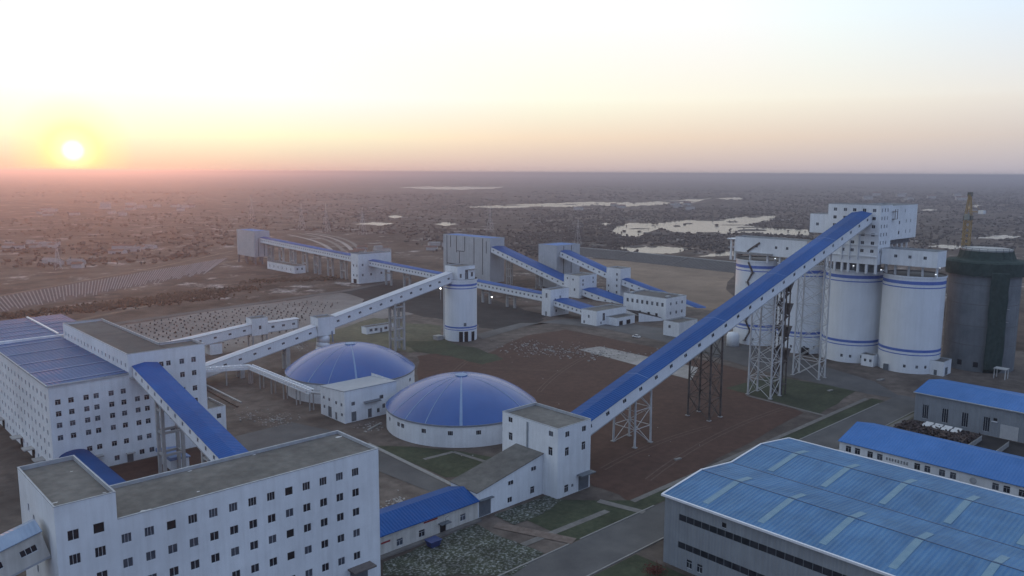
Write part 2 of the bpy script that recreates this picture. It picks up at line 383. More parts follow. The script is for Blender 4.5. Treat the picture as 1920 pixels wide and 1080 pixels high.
def gallery(name, label, P0, P1, width, h, wins=0, side=-1, wallm=None, roofm=None, rh=.7, ww=1.3, wh=1.1, group=None, seams=(), over=.35, vault=False, ends=True, wv=None, style=2, lat=None):
    """conveyor gallery: P0, P1 = floor centreline ends; the window side is the lateral -1 (right of travel) or +1"""
    P0, P1 = Vector(P0), Vector(P1); D = P1-P0; ln = D.length; U = D.normalized()
    Lt = Vector((-U.y, U.x, 0)).normalized(); V = U.cross(Lt)
    if V.z < 0: V = -V
    r = thing(name, label, 'conveyor gallery', P0, group)
    for s in (-1, 1):
        O = P0+Lt*(s*width/2); ops = []
        if wins and s == side:
            for i in range(wins): ops.append(((i+.5)*ln/wins, (h*.5-wh/2) if wv is None else wv, ww, wh))
        mb = MB(); mb.wallplane(O, U, V, Lt*s, ln, h, ops); mb.build('wall', wallm or WHITE2, r)
        for o in ops: window(r, O+U*o[0]+V*o[1], U, V, Lt*s, o[2], o[3], style)
    mb = MB(); mb.obox(P0, U, Lt, V, 0, ln, -width/2-.05, width/2+.05, -.35, -.005); mb.build('floor', COPE, r)
    mb = MB(); W2 = width/2+over; n0 = len(mb.v)
    if vault: prof = [(math.cos(t)*W2, h-.15+math.sin(t)*rh) for t in [math.pi*i/14 for i in range(15)]]
    else: prof = [(W2, h+.02), (W2*.02, h+rh), (-W2*.02, h+rh), (-W2, h+.02)]
    th = .18; inner = [(a*.98, b-th) for a, b in prof]; k = len(prof)
    for e in (-.25, ln+.25):
        mb.v += [tuple(P0+U*e+Lt*a+V*b) for a, b in prof]+[tuple(P0+U*e+Lt*a+V*b) for a, b in inner]
    for i in range(k-1):
        mb.f.append((i, i+1, 2*k+i+1, 2*k+i)); mb.f.append((k+i+1, k+i, 3*k+i, 3*k+i+1))
        mb.f.append((i+1, i, k+i, k+i+1)); mb.f.append((2*k+i, 2*k+i+1, 3*k+i+1, 3*k+i))
    mb.f.append((0, 2*k, 3*k, k)); mb.f.append((k-1, 2*k-1, 4*k-1, 3*k-1))
    rf = mb.build('roof', roofm or BLUE, r, smooth=vault)
    for q in seams:
        mb = MB()
        for (a, b), (c, d) in zip(prof[:-1], prof[1:]):
            O = P0+U*(ln*q)
            mb.poly([O-U*.09+Lt*a+V*(b+.04), O+U*.09+Lt*a+V*(b+.04), O+U*.09+Lt*c+V*(d+.04), O-U*.09+Lt*c+V*(d+.04)])
        mb.build('roof_seam', RIBP, rf)
    if ends:
        for e in (0, ln):
            mb = MB(); mb.poly([P0+U*e+Lt*(-width/2), P0+U*e+Lt*(width/2), P0+U*e+Lt*(width/2)+V*h, P0+U*e+V*(h+rh*.8), P0+U*e+Lt*(-width/2)+V*h]); mb.build('end_wall', wallm or WHITE2, r)
    return r
def trestle(name, label, cx, cy, wx, wy, z1, bays, mat, r=.32, group=None, taper=1.0, cat='trestle', rb=.13, z0=0.0):
    t = thing(name, label, cat, (cx, cy, z0), group)
    def pt(i, z):
        sx, sy = ((-1, -1), (1, -1), (1, 1), (-1, 1))[i % 4]; k = taper+(1-taper)*(z-z0)/(z1-z0)
        return Vector((cx+sx*wx/2*k, cy+sy*wy/2*k, z))
    for i in range(4):
        bar(t, 'leg', pt(i, z0), pt(i, z1), r, mat, 8)
        box_part('footing', CONCL, t, pt(i, z0).x-.7, pt(i, z0).x+.7, pt(i, z0).y-.7, pt(i, z0).y+.7, z0-.2, z0+.35)
    hs = [z0+(z1-z0)*k/bays for k in range(bays+1)]
    for k in range(bays):
        for i in range(4):
            bar(t, 'strut', pt(i, hs[k+1]), pt(i+1, hs[k+1]), rb, mat, 5)
            a, b = (i, i+1) if (k+i) % 2 else (i+1, i)
            bar(t, 'brace', pt(a, hs[k]), pt(b, hs[k+1]), rb, mat, 5)
            if (z1-z0)/bays > 7: bar(t, 'brace', pt(b, hs[k]), pt(a, hs[k+1]), rb, mat, 5)
    return t
def portal(name, label, cx, cy, wx, wy, z1, mat, r=.4, beams=2, group=None):
    """two (or four) concrete columns tied by cross beams"""
    t = thing(name, label, 'support', (cx, cy, 0), group)
    pts = [(cx+sx*wx/2, cy+sy*wy/2) for sx in ((-1, 1) if wx else (0,)) for sy in ((-1, 1) if wy else (0,))]
    for p in pts: bar(t, 'column', (*p, -.1), (*p, z1), r, mat, square=True)
    for k in range(1, beams+1):
        z = z1*k/(beams+.35)
        for i in range(len(pts)):
            for j in range(i+1, len(pts)):
                if pts[i][0] == pts[j][0] or pts[i][1] == pts[j][1]:
                    bar(t, 'beam', (*pts[i], z), (*pts[j], z), r*.7, mat, square=True)
    return t

# ---------------------------------------------------------------- ground, roads, water
def land_material():
    mt = bpy.data.materials.new('open_land'); mt.use_nodes = True; t = mt.node_tree; nd = t.nodes; lk = t.links
    b = nd['Principled BSDF']; b.inputs['Roughness'].default_value = 1; b.inputs['Specular IOR Level'].default_value = .1
    pos = nd.new('ShaderNodeNewGeometry').outputs['Position']
    def nz(s, d=8, r=.6):
        n = nd.new('ShaderNodeTexNoise'); n.inputs['Scale'].default_value = s; n.inputs['Detail'].default_value = d; n.inputs['Roughness'].default_value = r
        lk.new(pos, n.inputs['Vector']); return n.outputs[0]
    def rp(f, stops):
        n = nd.new('ShaderNodeValToRGB'); cr = n.color_ramp
        cr.elements.remove(cr.elements[1])
        for i, (p, c) in enumerate(stops):
            e = cr.elements[0] if i == 0 else cr.elements.new(p)
            e.position = p; e.color = (*c, 1)
        lk.new(f, n.inputs[0]); return n.outputs[0]
    def mx(f, a, c, mode='MIX'):
        n = nd.new('ShaderNodeMix'); n.data_type = 'RGBA'; n.blend_type = mode
        if isinstance(f, float): n.inputs[0].default_value = f
        else: lk.new(f, n.inputs[0])
        lk.new(a, n.inputs[6]); lk.new(c, n.inputs[7]); return n.outputs[2]
    vo = nd.new('ShaderNodeTexVoronoi'); vo.inputs['Scale'].default_value = 1/260; lk.new(pos, vo.inputs['Vector'])
    sp = nd.new('ShaderNodeSeparateColor'); lk.new(vo.outputs['Color'], sp.inputs[0])
    field = rp(sp.outputs[0], [(0, (.060, .046, .038)), (.3, (.115, .085, .066)), (.6, (.085, .068, .055)), (.8, (.15, .118, .092)), (1, (.07, .055, .05))])
    broad = rp(nz(1/700, 6), [(.35, (.046, .036, .033)), (.5, (.092, .070, .060)), (.65, (.14, .108, .09))])
    fine = rp(nz(1/35, 8, .7), [(.36, (.35, .34, .33)), (.55, (1, 1, 1)), (.72, (1.5, 1.45, 1.4))])
    specks = rp(nz(1/45, 8, .8), [(.555, (0, 0, 0)), (.63, (.27, .255, .25))])
    lk.new(mx(1.0, mx(1.0, mx(.45, broad, field), fine, 'MULTIPLY'), specks, 'ADD'), b.inputs['Base Color'])
    return mt
def sheet(name, pts, z, mat, kind='structure'):
    mb = MB(); mb.poly([(p[0], p[1], z) for p in pts])
    o = mb.build(name, mat); o['kind'] = kind
    bm = bmesh.new(); bm.from_mesh(o.data)
    for f in bm.faces:
        f.normal_update()
        if f.normal.z < 0: f.normal_flip()
    bmesh.ops.triangulate(bm, faces=bm.faces); bm.to_mesh(o.data); bm.free()
    return o
def px(*pp): return [at(*p) for p in pp]
def rough(pts, amp, n=5, seed=3):
    """subdivide an outline and make it uneven"""
    rnd = random.Random(seed); out_ = []
    for i, a in enumerate(pts):
        b = pts[(i+1) % len(pts)]; a, b = Vector((a[0], a[1], 0)), Vector((b[0], b[1], 0)); d = b-a; nn = Vector((-d.y, d.x, 0)).normalized() if d.length else Vector()
        for k in range(n):
            out_.append(a+d*(k/n)+nn*(rnd.uniform(-amp, amp) if k else 0)*min(1, d.length/20))
    return out_
def strip(name, pts, w, z, mat):
    mb = MB(); P = [Vector((p[0], p[1], 0)) for p in pts]; Lf, Rt = [], []
    for i, p in enumerate(P):
        d = (P[min(i+1, len(P)-1)]-P[max(i-1, 0)]).normalized(); nn = Vector((-d.y, d.x, 0))*(w/2)
        Lf.append((p.x+nn.x, p.y+nn.y, z)); Rt.append((p.x-nn.x, p.y-nn.y, z))
    for i in range(len(P)-1): mb.poly([Rt[i], Rt[i+1], Lf[i+1], Lf[i]])
    o = mb.build(name, mat); o['kind'] = 'structure'; return o
S = 45000
mb = MB(); mb.poly([(-S, -S, 0), (S, -S, 0), (S, S, 0), (-S, S, 0)]); struct('ground', land_material(), mb)
# works ground
sheet('plant_yard', [(-60, 40), (470, 40), (470, 300), (440, 360), (300, 410), (160, 400), (-60, 390)], .04, YARD)
sheet('sapling_ground', rough(px((215, 612), (420, 580), (640, 549), (705, 556), (800, 585), (700, 600), (560, 640), (380, 668), (300, 660)), 2), .06, material('sapling_earth', (.155, .138, .130), (.215, .195, .185), .08, 1, stain=.4))
sheet('coal_yard', rough(px((640, 548), (735, 524), (830, 530), (900, 556), (1016, 588), (1014, 603), (930, 626), (890, 606), (780, 590), (700, 572)), 4), .08, COAL)
sheet('dry_field', rough(px((1075, 482), (1375, 505), (1372, 580), (1300, 580), (1185, 525), (1110, 505)), 5), .05, material('stubble', (.17, .125, .09), (.24, .18, .135), .06, 1, stain=.5))
sheet('dry_verge', rough(px((560, 640), (700, 596), (830, 612), (836, 655), (770, 662), (690, 642)), 3), .07, GRASSD)
sheet('soil_field', rough(px((782, 668), (850, 656), (905, 666), (985, 630), (1060, 618), (1240, 655), (1405, 697), (1400, 742), (1507, 774), (1192, 942), (1112, 912), (1000, 770), (880, 712), (790, 722)), 1.2), .09, SOIL)
sheet('lawn', rough(px((745, 640), (832, 640), (900, 655), (944, 673), (905, 684), (845, 668), (780, 660)), 1.2), .13, GRASS)
sheet('lawn', rough(px((1360, 728), (1445, 706), (1612, 730), (1535, 777), (1450, 752)), .6), .13, GRASS)
_r = random.Random(31); stones = MB()
for _k in range(450):
    _t = _r.random(); _p = at(960+_t*210+_r.gauss(0, 22), 652+_t*14+_r.gauss(0, 7)*(1.2-_t*.6)) if _k < 400 else at(_r.uniform(850, 1330), _r.uniform(640, 860))
    _s = _r.uniform(.1, .42)*_r.uniform(.6, 1.2)*(1 if _k < 400 else .6)
    stones.hexa([(_p.x+a*_s*_r.uniform(.6, 1.4), _p.y+b*_s*_r.uniform(.6, 1.4), .08+c*_s*1.1) for c in (0, 1) for a, b in ((-1, -1), (1, -1), (1, 1), (-1, 1))])
struct('rubble', PALE, stones, 'stuff')
sheet('concrete_pad', px((1085, 656), (1125, 650), (1310, 690), (1296, 713)), .17, PALE)
sheet('asphalt_yard', px((428, 822), (548, 792), (640, 812), (640, 850), (500, 880)), .10, ASPH)
sheet('courtyard_soil', [(66, 161), (100, 161), (100, 256), (66, 256)], .08, SOIL)
sheet('work_yard_road', px((545, 792), (640, 812), (720, 850), (890, 935), (850, 940), (700, 880), (600, 845)), .12, ASPH)
sheet('lawn', px((770, 838), (860, 846), (944, 862), (880, 892), (835, 896), (700, 836)), .13, GRASS)
strip('path', px((795, 862), (850, 848)), 1.6, .19, PAVE); strip('path', px((850, 848), (908, 866)), 1.6, .20, PAVE)
strip('path', px((690, 832), (885, 928)), 1.5, .18, KERB)
for _a, _b in (((850, 700), (905, 662)), ((1010, 735), (1130, 655)), ((1215, 900), (1480, 762)), ((1130, 880), (1330, 800)), ((905, 690), (1090, 700))):
    _p, _q = at(*_a), at(*_b); _d = (_q-_p).normalized(); _n = Vector((-_d.y, _d.x, 0)); _m = (_p+_q)/2+_n*(_q-_p).length*.08
    for _s in (-.9, .9):
        _pts = [(_p*(1-t)*(1-t)+_m*2*t*(1-t)+_q*t*t)+_n*_s for t in [i/10 for i in range(11)]]; strip('wheel_track', _pts, .5, .115, material('track_soil', (.085, .055, .044), (.12, .082, .066), .6, 1))
# main road with kerbs, verges and path
sheet('road', [(-80, 112.4), (338, 112.4), (338, 125.6), (-80, 125.6)], .12, ASPH)
sheet('road', px((1702, 752), (1640, 716), (1440, 656), (1250, 617), (1100, 597), (1040, 600), (985, 612), (905, 636), (890, 628), (975, 606), (1030, 606), (1120, 614), (1240, 640), (1430, 696), (1622, 738)), .15, ASPH)
sheet('verge', [(140, 126), (324, 126), (324, 131), (172, 131), (163, 139), (156, 146.4), (140, 146)], .10, GRASS)
strip('path', [(128, 133.2), (160, 132.2)], 2.0, .16, PAVE)
strip('path', [(170, 131.6), (322, 132.2)], 1.8, .16, PAVE)
strip('path', px((1122, 940), (1208, 962)), 2.4, .2, PAVE)
strip('path', px((1400, 742), (1546, 780)), 1.6, .19, PAVE)
strip('path', [(132, 146), (140, 126)], 3.4, .2, material('worn_earth', (.12, .09, .075), (.17, .135, .115), .6, 1))
for x0, x1, y in ((-80, 138, 125.8), (142, 172, 125.8), (180, 318, 125.8), (-80, 318, 112.2)):
    mb = MB(); mb.box(x0, x1, y-.2, y+.2, 0, .26); o = mb.build('kerb', KERB); o['kind'] = 'structure'
sheet('frosted_lawn', rough(px((718, 1080), (718, 1056), (800, 1022), (893, 983), (930, 1004), (1020, 1038), (960, 1080)), .5), .17, FROST)
sheet('frosted_lawn', rough(px((925, 966), (1025, 930), (1055, 938), (1015, 966), (965, 985)), .5), .17, FROST)
sheet('lawn', [(100, 96), (146, 96), (146, 111.5), (100, 111.5)], .1, GRASS)
sheet('lawn', px((1580, 800), (1690, 752), (1735, 776), (1640, 812)), .1, GRASSD)
sheet('scrap_yard', [(254, 60), (306, 60), (306, 108), (254, 108)], .14, COAL)
strip('footway', [(256, 110.5), (330, 110.5)], 1.6, .18, PAVE)
# dusty tracks beyond the works
for pts, w in (([(130, 604), (255, 578), (330, 560), (440, 545)], 5), 
               ([(90, 560), (250, 540), (345, 510), (455, 486)], 6), ([(0, 555), (300, 500), (440, 470)], 4),
               ([(0, 375), (420, 408), (560, 414), (760, 424), (1000, 432)], 9), ([(250, 430), (450, 418), (620, 424)], 7), ([(1110, 405), (1170, 415), (1060, 430), (940, 445)], 6)):
    strip('dirt_track', px(*pts), w, .06, SOIL2)
for k, pts in enumerate(([(560, 438), (596, 444), (630, 456), (648, 474)], [(572, 437), (615, 443), (648, 456), (664, 474)], [(590, 437), (640, 445), (668, 458), (676, 472)], [(540, 440), (580, 448), (612, 460), (626, 474)])):
    P = px(*pts); Q = []
    for i in range(len(P)-1):
        for s in range(6): Q.append(P[i].lerp(P[i+1], s/6))
    for _ in range(12): Q = [Q[0]]+[(Q[i-1]+Q[i]*2+Q[i+1])/4 for i in range(1, len(Q)-1)]+[Q[-1]]
    strip('curved_siding', Q, 5, .07+.01*k, PALE if k % 2 else PAVE)
strip('slope_road', px((0, 641), (230, 605), (480, 569), (650, 545), (735, 528)), 7, .09, ASPH)
# water
WATER = bpy.data.materials.new('still_water'); WATER.use_nodes = True
_b = WATER.node_tree.nodes['Principled BSDF']; _b.inputs['Base Color'].default_value = (.03, .035, .04, 1); _b.inputs['Roughness'].default_value = .2; _b.inputs['IOR'].default_value = 1.33
_nz = WATER.node_tree.nodes.new('ShaderNodeTexNoise'); _nz.inputs['Scale'].default_value = .3
_bp = WATER.node_tree.nodes.new('ShaderNodeBump'); _bp.inputs['Distance'].default_value = .002; _bp.inputs['Strength'].default_value = .1
WATER.node_tree.links.new(_nz.outputs[0], _bp.inputs['Height']); WATER.node_tree.links.new(_bp.outputs[0], _b.inputs['Normal'])
LAKES = [[(748, 351.5), (800, 349.5), (860, 350), (945, 350.5), (925, 354), (850, 355.5), (790, 354)],
 [(870, 388), (960, 384), (1030, 381), (1100, 378.5), (1200, 380), (1260, 376), (1335, 371.5), (1300, 380), (1180, 387), (1110, 385), (1060, 388.5), (1010, 387), (950, 391)],
 [(1143, 433), (1160, 424), (1180, 418), (1230, 419), (1290, 412), (1345, 413), (1400, 405.5), (1455, 405), (1446, 414), (1392, 423), (1450, 428), (1515, 431), (1518, 442), (1460, 440), (1400, 436.5), (1340, 439), (1270, 436), (1236, 429), (1215, 436), (1192, 447), (1160, 441)],
 [(1150, 466), (1200, 460.5), (1255, 463), (1302, 466), (1262, 475), (1215, 476), (1175, 471)], [(1062, 455), (1120, 454), (1152, 466), (1110, 463)], [(1308, 481), (1345, 474), (1376, 471), (1376, 480)],
 [(664, 420), (700, 416.5), (738, 419), (715, 423)], [(726, 406), (745, 404), (757, 407), (740, 409.5)], [(812, 420), (836, 417), (858, 420), (835, 424)],
 [(1738, 462), (1770, 459), (1806, 462), (1790, 468)], [(1726, 394), (1742, 391.5), (1762, 393.5), (1745, 396)], [(1340, 372), (1385, 370), (1400, 373), (1365, 375)], [(1820, 386), (1836, 384), (1850, 387), (1830, 389)],
 [(1120, 421), (1136, 418), (1150, 420), (1135, 423)], [(1820, 447), (1880, 441), (1925, 444), (1880, 449)]]
MUD = material('mud_bank', (.045, .038, .035), (.08, .068, .062), .02, 1)
_r = random.Random(9)
for _k in range(46):
    _q = LAKES[_r.choice((1, 2, 2, 2, 2, 3, 4))]; _cx = _r.uniform(min(p[0] for p in _q), max(p[0] for p in _q)); _cy = _r.uniform(min(p[1] for p in _q), max(p[1] for p in _q)); _w = _r.uniform(6, 34); _h = _r.uniform(.5, 1.7)
    sheet('mud_bank', px(*[(_cx+math.cos(t)*_w*_r.uniform(.6, 1.2), _cy+math.sin(t)*_h*_r.uniform(.5, 1.4)) for t in [6.283*i/13 for i in range(13)]]), .32+.004*_k, MUD)
def jag(pts, seed):
    rnd = random.Random(seed); out_ = []
    for i, a in enumerate(pts):
        b = pts[(i+1) % len(pts)]; n = max(2, int(math.hypot(a[0]-b[0], a[1]-b[1])/6))
        for k in range(n): out_.append((a[0]+(b[0]-a[0])*k/n+(rnd.uniform(-2, 2) if k else 0), a[1]+(b[1]-a[1])*k/n+(rnd.uniform(-.8, .8) if k else 0)))
    return out_
for i, lk_ in enumerate(LAKES): sheet('lake', px(*jag(lk_, i)), .10+.01*i, WATER)

# revetted bank beyond the dry field
bt = [at(1040, 476), at(1150, 487), at(1260, 499), at(1385, 513)]
mb = MB(); tops = []; 
for i in range(3):
    a, b = bt[i], bt[i+1]; n = (b-a).cross(ZUP).normalized(); n = n if n.dot(a) > 0 else -n
    a2, b2 = a+n*26+ZUP*6.5, b+n*26+ZUP*6.5
    mb.poly([a-ZUP*.2, b-ZUP*.2, b2, a2]); mb.poly([a2, b2, b2+n*6, a2+n*6]); mb.poly([a2+n*6, b2+n*6, b2+n*26-ZUP*7, a2+n*26-ZUP*7]); tops.append((a, b, a2, b2))
bank = struct('embankment', STONE, mb); RIBM = material('revetment_rib', (.15, .14, .132), (.20, .19, .18), .5, 1)
for a, b, a2, b2 in tops:                     # raised diagonal ribs of the revetment
    k = int((b-a).length/3.6)
    for i in range(k):
        t0, t1 = i/k, min(1, (i+1.6)/k)
        for q0, q1 in ((t0, t1),):
            p, q = a.lerp(b, q0), a2.lerp(b2, q1); bar(bank, 'rib', p+ZUP*.02, q+ZUP*.05, .3, RIBM, square=True)
    bar(bank, 'coping', a2+ZUP*.1, b2+ZUP*.1, .5, CONCL, square=True)

# trees and scrub beyond the works: far too many to count
def in_poly(x, y, poly):
    c = False; j = len(poly)-1
    for i in range(len(poly)):
        xi, yi = poly[i][:2]; xj, yj = poly[j][:2]
        if (yi > y) != (yj > y) and x < (xj-xi)*(y-yi)/(yj-yi)+xi: c = not c
        j = i
    return c
ico_v = []; ph = (1+5**.5)/2
for a in (-1, 1):
    for b in (-ph, ph): ico_v += [(0, a, b), (a, b, 0), (b, 0, a)]
ico_v = [Vector(v).normalized() for v in ico_v]
bm = bmesh.new()
for v in ico_v: bm.verts.new(v)
ret = bmesh.ops.convex_hull(bm, input=bm.verts); bm.verts.index_update(); ico_f = [tuple(v.index for v in f.verts) for f in bm.faces]; ico_v = [v.co.copy() for v in bm.verts]; bm.free()
def clump(mb, p, r, h, rnd):
    n = len(mb.v); s = rnd.uniform(0, 6.28); c_, s_ = math.cos(s), math.sin(s)
    for v in ico_v:
        k = rnd.uniform(.6, 1.25); x, y = v.x*c_-v.y*s_, v.x*s_+v.y*c_
        mb.v.append((p.x+x*r*k, p.y+y*r*k, max(-.1, h*.5+v.z*h*.55*k)))
    mb.f += [tuple(n+i for i in f) for f in ico_f]
rnd = random.Random(11)
WOODM = material('winter_wood', (.050, .042, .038), (.082, .067, .059), .02, 1, bump=.3, lo=.4, hi=.6)
wood = MB()
KEEP_OUT = [[(215, 610), (330, 560), (640, 540), (735, 524), (1080, 560), (1400, 600), (1960, 600), (1960, 1100), (-20, 1100), (-20, 640)],
            [(1075, 470), (1400, 490), (1400, 600), (1300, 590), (1110, 512)], [(0, 540), (440, 470), (470, 500), (100, 600), (0, 610)], [(440, 430), (760, 440), (760, 545), (440, 520)]]
DENS = [(1000, 1560, 395, 475, 1.0), (1000, 1560, 395, 475, 1.0), (1540, 1960, 360, 470, 1.0), (1100, 1960, 350, 400, .9), (560, 1150, 360, 445, .55), (0, 500, 400, 500, .42), (0, 1960, 334, 380, .45), (380, 900, 380, 460, .35), (830, 1150, 440, 480, .4)]
made = 0
while made < 12500:
    x0, x1, y0, y1, w = DENS[rnd.randrange(len(DENS))]
    if rnd.random() > w: continue
    cx_, cy_ = rnd.uniform(x0, x1), rnd.uniform(y0, y1)
    c = at(cx_, cy_); rng_ = c.length
    for k in range(rnd.randint(3, 12)):
        p = c+Vector((rnd.gauss(0, .016*rng_), rnd.gauss(0, .016*rng_), 0))
        d = p-Vector((0, 0, CAM_Z)); zf = d.dot(fw)
        sx, sy = 960+FPX*d.dot(rt)/zf, 540-FPX*d.dot(up)/zf
        if any(in_poly(sx, sy, q) for q in KEEP_OUT) or (rnd.random() > .03 and any(in_poly(sx, sy, q) for q in LAKES)): continue
        if rng_ < 560: continue
        r = rnd.choice((.8, 1.2, 1.8, 2.6, 3.4))*rnd.uniform(.8, 1.2)*(1 if rng_ < 1500 else min(5, rng_/1500)); clump(wood, p, r, rnd.uniform(1.6, 3.8)*(1 if rng_ < 2500 else 1.5), rnd); made += 1
struct('woodland', WOODM, wood, 'stuff')
# scrub and young hedges on the slope beyond the sapling ground
scrub = MB()
for k in range(1500):
    t = rnd.random(); a, b = at(0, 596), at(470, 540)
    if rnd.random() < .35: a, b = at(130, 585), at(420, 555)
    p = a.lerp(b, t)+Vector((rnd.gauss(0, 5), rnd.gauss(0, 7), 0)); clump(scrub, p, rnd.uniform(.5, 1.3), rnd.uniform(.8, 2.4), rnd)
for k in range(350):
    p = at(470, 528).lerp(at(640, 522), rnd.random())+Vector((rnd.gauss(0, 6), rnd.gauss(0, 6), 0)); clump(scrub, p, rnd.uniform(.6, 1.4), rnd.uniform(.8, 2), rnd)
struct('scrub', material('dry_scrub', (.06, .042, .03), (.11, .078, .055), .1, 1), scrub, 'stuff')
# ploughed field with rows
fld = sheet('row_field', px((-40, 564), (20, 552), (330, 500), (430, 483), (385, 513), (110, 567), (-40, 593)), .07, material('row_soil', (.062, .048, .046), (.10, .078, .075), .1, 1))
ROWM = material('pale_rows', (.19, .168, .175), (.26, .235, .24), .3, 1)
for k in range(84):
    t = k/83; a = at(-40, 564).lerp(at(425, 484), t); b = at(-40, 592).lerp(at(385, 512), t)
    if k < 83: b = at(-40, 592).lerp(at(385, 512), min(1, t+.045))
    bar(fld, 'row', a+ZUP*.1, b.lerp(a, random.Random(k).uniform(-.12, .2))+ZUP*.1, random.Random(k).uniform(.28, .42), ROWM, square=True)
# saplings planted in rows
rnd = random.Random(5)
def sapling_mesh(seed):
    r_ = random.Random(seed); mb = MB(); mb.tube((0, 0, 0), (0, 0, 1.4), .08, .05, 5)
    for k in range(7):
        a = r_.uniform(0, 6.28); e = r_.uniform(.5, 1.2); mb.tube((0, 0, .5+k*.14), (math.cos(a)*e*.5, math.sin(a)*e*.5, .9+k*.17+e*.3), .05, .02, 4)
    for k in range(6): clump(mb, Vector((r_.gauss(0, .4), r_.gauss(0, .4), 0)), r_.uniform(.3, .55), r_.uniform(1.2, 2.3), r_)
    me = bpy.data.meshes.new('sapling'); me.from_pydata(mb.v, [], mb.f); me.materials.append(TWIG); return me
SAP = [sapling_mesh(s) for s in range(5)]
spots = []
SP = px((225, 612), (420, 583), (560, 566), (640, 566), (585, 600), (540, 622), (400, 660), (330, 655))
for i in range(60):
    for j in range(40):
        x, y = 148+i*4.4, 395+j*6.2+(i % 2)*.6
        if in_poly(x, y, SP) and rnd.random() < .8: spots.append(Vector((x+rnd.gauss(0, .35), y+rnd.gauss(0, .2), .05)))
spots.sort(key=lambda p: p.length)
rest = MB()
for k, p in enumerate(spots):
    if k < 290:
        o = bpy.data.objects.new('sapling', SAP[k % 5]); COL.objects.link(o); o.location = p; o.rotation_euler.z = rnd.uniform(0, 6.28); s = rnd.uniform(.32, .56); o.scale = (s, s, s)
        tag(o, 'small dark bare sapling planted in the rows behind the sloping white galleries', 'sapling', 'saplings planted in rows')
    else: clump(rest, p, rnd.uniform(.3, .45), rnd.uniform(.7, 1.2), rnd)
struct('sapling_rows', TWIG, rest, 'stuff')

# ================================================================ near six-storey building
NB = thing('long_building', 'long white six-storey building with flat felt roof and a taller block at one end', 'building', (63, 151.5, 0))
cols = [42.5+3.88*k for k in range(13)]
rows = [26.2, 21.6, 17.2, 12.4, 7.2]
dark = {(0, 2), (0, 8), (2, 8), (3, 8)}
S_ops = [(c, r-.85, 1.65, 1.7, (1 if (i, j) in dark else (3 if i == 0 else 2))) for i, r in enumerate(rows) for j, c in enumerate(cols)]
S_ops += [(c, 1.2, 1.65, 1.7, 2) for c in cols[:-2]]
def nb_ops(a, b): return [(o[0]-a, *o[1:]) for o in S_ops if a < o[0] < b]
wall(NB, (41.2, 143.4), (95, 143.4), 0, 30, nb_ops(41.2, 95))
wall(NB, (95, 143.4), (95, 160.2), 0, 30, [(5, 3, 1.6, 1.7, 2), (12, 9, 1.6, 1.7, 2), (12, 14, 1.6, 1.7, 2)])
wall(NB, (95, 160.2), (41.2, 160.2), 0, 30)
mb = MB(); mb.poly([(41.2, 143.7, 29.45), (94.7, 143.7, 29.45), (94.7, 159.9, 29.45), (41.2, 159.9, 29.45)]); NBR = mb.build('roof', FELT, NB)
mb = MB(); mb.box(41.3, 95.06, 143.34, 143.75, 30, 30.14); mb.box(41.3, 95.06, 159.85, 160.26, 30, 30.14); mb.box(94.65, 95.06, 143.75, 159.85, 30, 30.14)
mb.poly([(41.2, 143.75, 29.4), (94.65, 143.75, 29.4), (94.65, 143.75, 30), (41.2, 143.75, 30)]); mb.poly([(41.2, 159.85, 29.4), (41.2, 159.85, 30), (94.65, 159.85, 30), (94.65, 159.85, 29.4)]); mb.poly([(94.65, 143.75, 29.4), (94.65, 159.85, 29.4), (94.65, 159.85, 30), (94.65, 143.75, 30)])
mb.build('parapet', COPE, NB)
flat_building('', '', '', 31.6, 41.2, 143.4, 168, 35, root=NB, S=[(c, z-.9, 1.75, 1.8, s) for z, q in ((29.4, (2, 1)), (25.1, (3, 3)), (20.6, (2, 2)), (16, (2, 2)), (11.5, (2, 2)), (7, (2, 2))) for c, s in zip((34.2, 38.2), q)],
              Wn=[(y, z, 1.2, 1.5, 2) for y, z in ((158, 27.5), (161.5, 28.5), (158, 18), (163, 19), (155, 16), (158, 12))])
# roof wear: torn pale felt, small stains
PATCH = material('torn_felt', (.44, .44, .44), (.60, .60, .60), 1.5, .9)
rnd = random.Random(3)
for cx_, cy_, s, z in ((46.5, 145.0, 1.6, 29.49), (48, 144.6, 1.2, 29.49), (93.6, 157.6, .9, 29.49), (93.2, 145, .8, 29.49), (32.6, 147.2, .7, 34.34), (33, 145.2, .9, 34.34), (40.2, 146.2, .4, 34.34), (38.9, 161, .35, 34.34), (60, 159.2, .5, 29.49), (74, 159.4, .45, 29.49), (57, 147.5, .35, 29.49)):
    mb = MB(); mb.poly([(cx_+math.cos(t)*s*rnd.uniform(.6, 1.2), cy_+math.sin(t)*s*.5*rnd.uniform(.5, 1.3), z) for t in [6.283*k/9 for k in range(9)]]); mb.build('torn_patch', PATCH, NB)
# entrance with canopy at the far end of the long wall
box_part('canopy', material('brown_canopy', (.10, .085, .08), (.14, .12, .11), 1, .8), NB, 86.6, 92.2, 140.6, 143.4, 4.6, 4.95)
box_part('entrance_door', DOORM, NB, 87.2, 91.6, 143.28, 143.39, .1, 4.2)
